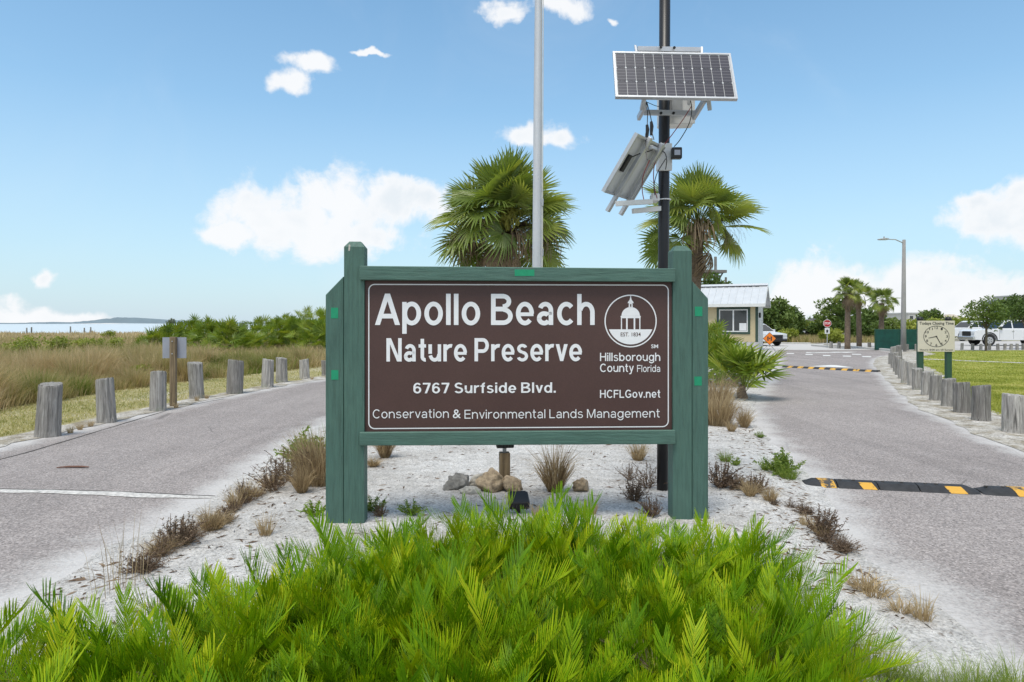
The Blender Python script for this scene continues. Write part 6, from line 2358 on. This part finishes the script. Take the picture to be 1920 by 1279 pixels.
def side_body(m, poly, hw, inset=.06, zmid=.75):
    """extrude an x-z profile across y with softened shoulders"""
    n = len(poly)
    for y, f in ((-hw + .0, 1), (-hw + inset, 1.0), (hw - inset, 1.0), (hw, 1)):
        pass
    vs = []
    cx = sum(p[0] for p in poly) / n
    cz = sum(p[1] for p in poly) / n
    for y, sc in ((-hw, .985), (-hw + inset, 1.0), (hw - inset, 1.0), (hw, .985)):
        vs += [(cx + (p[0] - cx) * sc, y, cz + (p[1] - cz) * sc) for p in poly]
    fs = [tuple(range(n)), tuple(range(4 * n - 1, 3 * n - 1, -1))]
    for k in range(3):
        fs += [(k * n + i, (k + 1) * n + i, (k + 1) * n + (i + 1) % n, k * n + (i + 1) % n) for i in range(n)]
    m.add(vs, fs)


def greenhouse(m, prof, hw0, hw1, z0, z1):
    """cab: profile narrows upwards"""
    vs = []
    for s in (-1, 1):
        for (x, z) in prof:
            f = (z - z0) / (z1 - z0)
            vs.append((x, s * (hw0 + (hw1 - hw0) * f), z))
    n = len(prof)
    fs = [tuple(range(n)), tuple(range(2 * n - 1, n - 1, -1))] + [(i, n + i, n + (i + 1) % n, (i + 1) % n) for i in range(n)]
    m.add(vs, fs)


def side_pane(prof, hw0, hw1, z0, z1, s, out=.006):
    return [(x, s * (hw0 + (hw1 - hw0) * (z - z0) / (z1 - z0) + out), z) for x, z in prof]


def pickup(loc_, rz, label, paint, sc=1.0):
    t = thing('pickup_truck', label, 'pickup truck', loc_, rz, 'white pickups in the lot')
    hw, r = .98, .40
    f_, b__ = 1.05, 4.75
    L_ = 5.8
    prof = [(0.05, .45), (0.0, .70), (.05, 1.08), (.25, 1.16), (1.62, 1.20), (3.72, 1.20), (3.74, 1.24), (L_ - .04, 1.24), (L_, .62), (L_ - .05, .5)]
    low = [(b__ + .5, .42)] + arch(b__, .48, .42)[::-1][0:] + [(b__ - .5, .42), (f_ + .5, .42)] + arch(f_, .48, .42)[::-1] + [(f_ - .5, .42)]
    m = MB()
    side_body(m, prof + low, hw, .05)
    m.build('body', paint, t)
    cab = [(1.55, 1.19), (2.22, 1.78), (2.45, 1.86), (3.45, 1.86), (3.62, 1.80), (3.74, 1.19)]
    m = MB()
    greenhouse(m, cab, .93, .74, 1.19, 1.86)
    m.build('cab', paint, t)
    for s in (-1, 1):
        for pr in ([(1.86, 1.27), (2.28, 1.72), (2.62, 1.78), (2.62, 1.27)], [(2.70, 1.27), (2.70, 1.78), (3.42, 1.78), (3.58, 1.27)]):
            q = side_pane(pr, .93, .74, 1.19, 1.86, s)
            MB().add(q, [(0, 1, 2, 3) if s > 0 else (3, 2, 1, 0)]).build('window', 'car_glass', t)
        MB().box(1.72, 1.86, s * 1.02 - .1, s * 1.02 + .1, 1.22, 1.40).build('mirror', 'car_dark', t, bevel=.02)
        MB().box(-.012, .3, s * .74 - .2, s * .74 + .2, .84, 1.04).build('headlight', 'head_lamp', t, bevel=.02)
        MB().box(L_ - .1, L_ + .012, s * .86 - .09, s * .86 + .09, .82, 1.18).build('tail_light', 'tail_lamp', t, bevel=.02)
        for xh in (2.55, 3.45):
            MB().box(xh, xh + .18, s * (hw + .012) - .012, s * (hw + .012) + .012, 1.04, 1.08).build('door_handle', 'chrome', t)
        for xd in (1.72, 2.66, 3.66):
            MB().box(xd, xd + .012, s * (hw + .001) - .003, s * (hw + .001) + .003, .5, 1.17).build('door_gap', 'tyre', t)
        for xw in (f_, b__):
            ar = MB()
            o_ = [(x, s * (hw + .004), z) for x, z in arch(xw, .55, .44, 13)]
            i_ = [(x, s * (hw + .004), z) for x, z in arch(xw, .47, .44, 13)]
            ar.add(o_ + i_, [(k, k + 1, k + 14, k + 13) for k in range(12)])
            ar.build('wheel_arch', 'black_plastic', t)
            wheel(t, xw, s * (hw - .13), r, s)
    # windscreen and rear glass
    MB().add([(1.60, -.84, 1.245), (1.60, .84, 1.245), (2.17, .72, 1.75), (2.17, -.72, 1.75)], [(0, 1, 2, 3)]).build('windscreen', 'car_glass', t)
    MB().add([(3.738, -.78, 1.27), (3.738, .78, 1.27), (3.668, .72, 1.72), (3.668, -.72, 1.72)], [(0, 1, 2, 3)]).build('rear_window', 'car_glass', t)
    MB().box(-.016, .05, -.52, .52, .70, 1.04).build('grille', 'black_plastic', t, bevel=.01)
    MB().box(-.1, .12, -.95, .95, .42, .66).build('front_bumper', 'chrome', t, bevel=.03)
    MB().box(L_ - .08, L_ + .14, -.92, .92, .45, .64).build('rear_bumper', 'chrome', t, bevel=.03)
    MB().box(3.80, L_ - .1, -.86, .86, 1.2405, 1.246).build('bed_cover', 'black_plastic', t)
    return t


def suv(loc_, rz, label, paint):
    t = thing('parked_car', label, 'car', loc_, rz, 'parked cars')
    hw, r, L_ = .92, .36, 4.6
    f_, b__ = .92, 3.65
    prof = [(0.05, .35), (0, .62), (.08, .88), (1.25, 1.02), (4.45, 1.06), (L_, .9), (L_ - .03, .4)]
    low = [(b__ + .46, .34)] + arch(b__, .43, .34)[::-1] + [(b__ - .46, .34), (f_ + .46, .34)] + arch(f_, .43, .34)[::-1] + [(f_ - .46, .34)]
    m = MB()
    side_body(m, prof + low, hw, .06)
    m.build('body', paint, t)
    cab = [(1.15, 1.01), (1.95, 1.55), (2.3, 1.64), (3.9, 1.62), (4.25, 1.5), (4.5, 1.05)]
    m = MB()
    greenhouse(m, cab, .88, .66, 1.01, 1.64)
    m.build('cabin', paint, t)
    for s in (-1, 1):
        for pr in ([(1.45, 1.08), (2.02, 1.49), (2.55, 1.57), (2.55, 1.08)], [(2.62, 1.08), (2.62, 1.57), (3.4, 1.56), (3.45, 1.08)], [(3.52, 1.08), (3.5, 1.55), (3.9, 1.53), (4.3, 1.08)]):
            MB().add(side_pane(pr, .88, .66, 1.01, 1.64, s), [(0, 1, 2, 3) if s > 0 else (3, 2, 1, 0)]).build('window', 'car_glass', t)
        MB().box(1.35, 1.5, s * .98 - .09, s * .98 + .09, 1.05, 1.18).build('mirror', paint, t, bevel=.02)
        MB().box(-.012, .35, s * .68 - .2, s * .68 + .2, .70, .86).build('headlight', 'head_lamp', t, bevel=.02)
        MB().box(L_ - .25, L_ + .012, s * .74 - .15, s * .74 + .15, .80, 1.0).build('tail_light', 'tail_lamp', t, bevel=.02)
        for xw in (f_, b__):
            wheel(t, xw, s * (hw - .12), r, s, .22)
    MB().add([(1.20, -.80, 1.055), (1.20, .80, 1.055), (1.92, .65, 1.535), (1.92, -.65, 1.535)], [(0, 1, 2, 3)]).build('windscreen', 'car_glass', t)
    MB().add([(4.49, -.74, 1.1), (4.49, .74, 1.1), (4.275, .64, 1.47), (4.275, -.64, 1.47)], [(0, 1, 2, 3)]).build('rear_window', 'car_glass', t)
    MB().box(-.02, .05, -.48, .48, .52, .80).build('grille', 'black_plastic', t, bevel=.01)
    MB().box(-.06, .1, -.86, .86, .33, .5).build('front_bumper', 'black_plastic', t, bevel=.03)
    MB().box(L_ - .05, L_ + .06, -.86, .86, .35, .52).build('rear_bumper', 'black_plastic', t, bevel=.03)
    return t


q = P3(1812, 50)
pickup((q.x, 50, 0), R(-4), 'white pickup truck parked behind the lawn tree, at the right edge', 'car_white')
q = P3(1772, 64)
pickup((q.x, 64, 0), R(6), 'white crew-cab pickup farther left, just behind the closing time board', 'car_white')
q = P3(1458, 48.5)
suv((q.x, 48.5, 0), R(112), 'pale silver car nose-on beside the kiosk behind the orange sign', 'car_white')
q = P3(1490, 69)
suv((q.x, 68.5, 0), R(35), 'dark car in the rough grass behind the junction', 'car_dark')

# ------------------------------------------------------------------ far buildings
def hall(px0, px1, yt, Y, label, wall, roof, gable=None, dep=8, base=None, cat='building', nwin=0):
    a, b = P3(px0, Y), P3(px1, Y)
    w = b.x - a.x
    z = EYE + (HY - yt) * Y / F
    t = thing('house' if gable else 'hall_building', label, cat, (a.x, Y, 0), 0, 'far buildings')
    hz = z - (gable or .25)
    MB().box(0, w, 0, dep, 0, hz).build('wall', wall, t)
    if gable:
        m = MB()
        m.add([(-.3, -.4, hz), (w + .3, -.4, hz), (w + .3, dep + .4, hz), (-.3, dep + .4, hz), (w * .3, dep / 2, z), (w * .7, dep / 2, z)],
              [(0, 1, 5, 4), (1, 2, 5), (2, 3, 4, 5), (3, 0, 4), (3, 2, 1, 0)])
        m.build('roof', roof, t)
    else:
        MB().box(-.2, w + .2, -.2, dep + .2, hz + .002, z).build('roof', roof, t)
    for i in range(nwin):
        x = w * (i + .5) / nwin
        wq = MB().box(x - .5, x + .5, -.05, -.002, hz - 1.5, hz - .5).build('window', 'kiosk_white', t)
        MB().box(x - .42, x + .42, -.06, -.051, hz - 1.42, hz - .58).build('pane', 'glass', wq)
    return t


hall(1679, 1706, 589, 175, 'pale low hall far behind the lamp post', 'house_wall', 'roof_pale', None, 10, nwin=2)
hall(1703, 1738, 586, 165, 'pale flat-roofed hall far behind the closing time board', 'house_wall', 'roof_pale', None, 10, nwin=3)
hall(1784, 1826, 589, 150, 'far tan house with hipped roof above the left pickup', 'house_tan', 'roof_tan', 2.4, 9, nwin=2)
hall(1524, 1548, 597, 150, 'far white house with dark roof left of the stop sign', 'house_wall', 'roof_dark', 1.0, 7, nwin=2)
hall(1909, 1935, 553, 190, 'tall pale far building at the right picture edge', 'house_wall', 'roof_pale', None, 10, nwin=2)
# steel gantry far right
p = P3(1858, 185)
t = thing('steel_gantry', 'blue-grey steel frame rising behind the trees at the right', 'steel frame', p, 0)
k2 = 185 / F
zt = EYE + (HY - 564) * k2
for x in range(0, 37, 6):
    for y in (0, 3):
        MB().box(x * k2 - .12, x * k2 + .12, y - .12, y + .12, 0, zt).build('column', 'steel_frame', t)
for z in (zt, zt - 1.3, zt - 2.6, zt - 4.0):
    for y in (0, 3):
        MB().box(-.6, 36 * k2 + .6, y - .13, y + .13, z - .14, z + .14).build('beam', 'steel_frame', t)
for x in range(0, 36, 6):
    MB().tube([(x * k2, -.14, zt - 2.6), ((x + 6) * k2, -.14, zt)], .07, 5).build('brace', 'steel_frame', t)
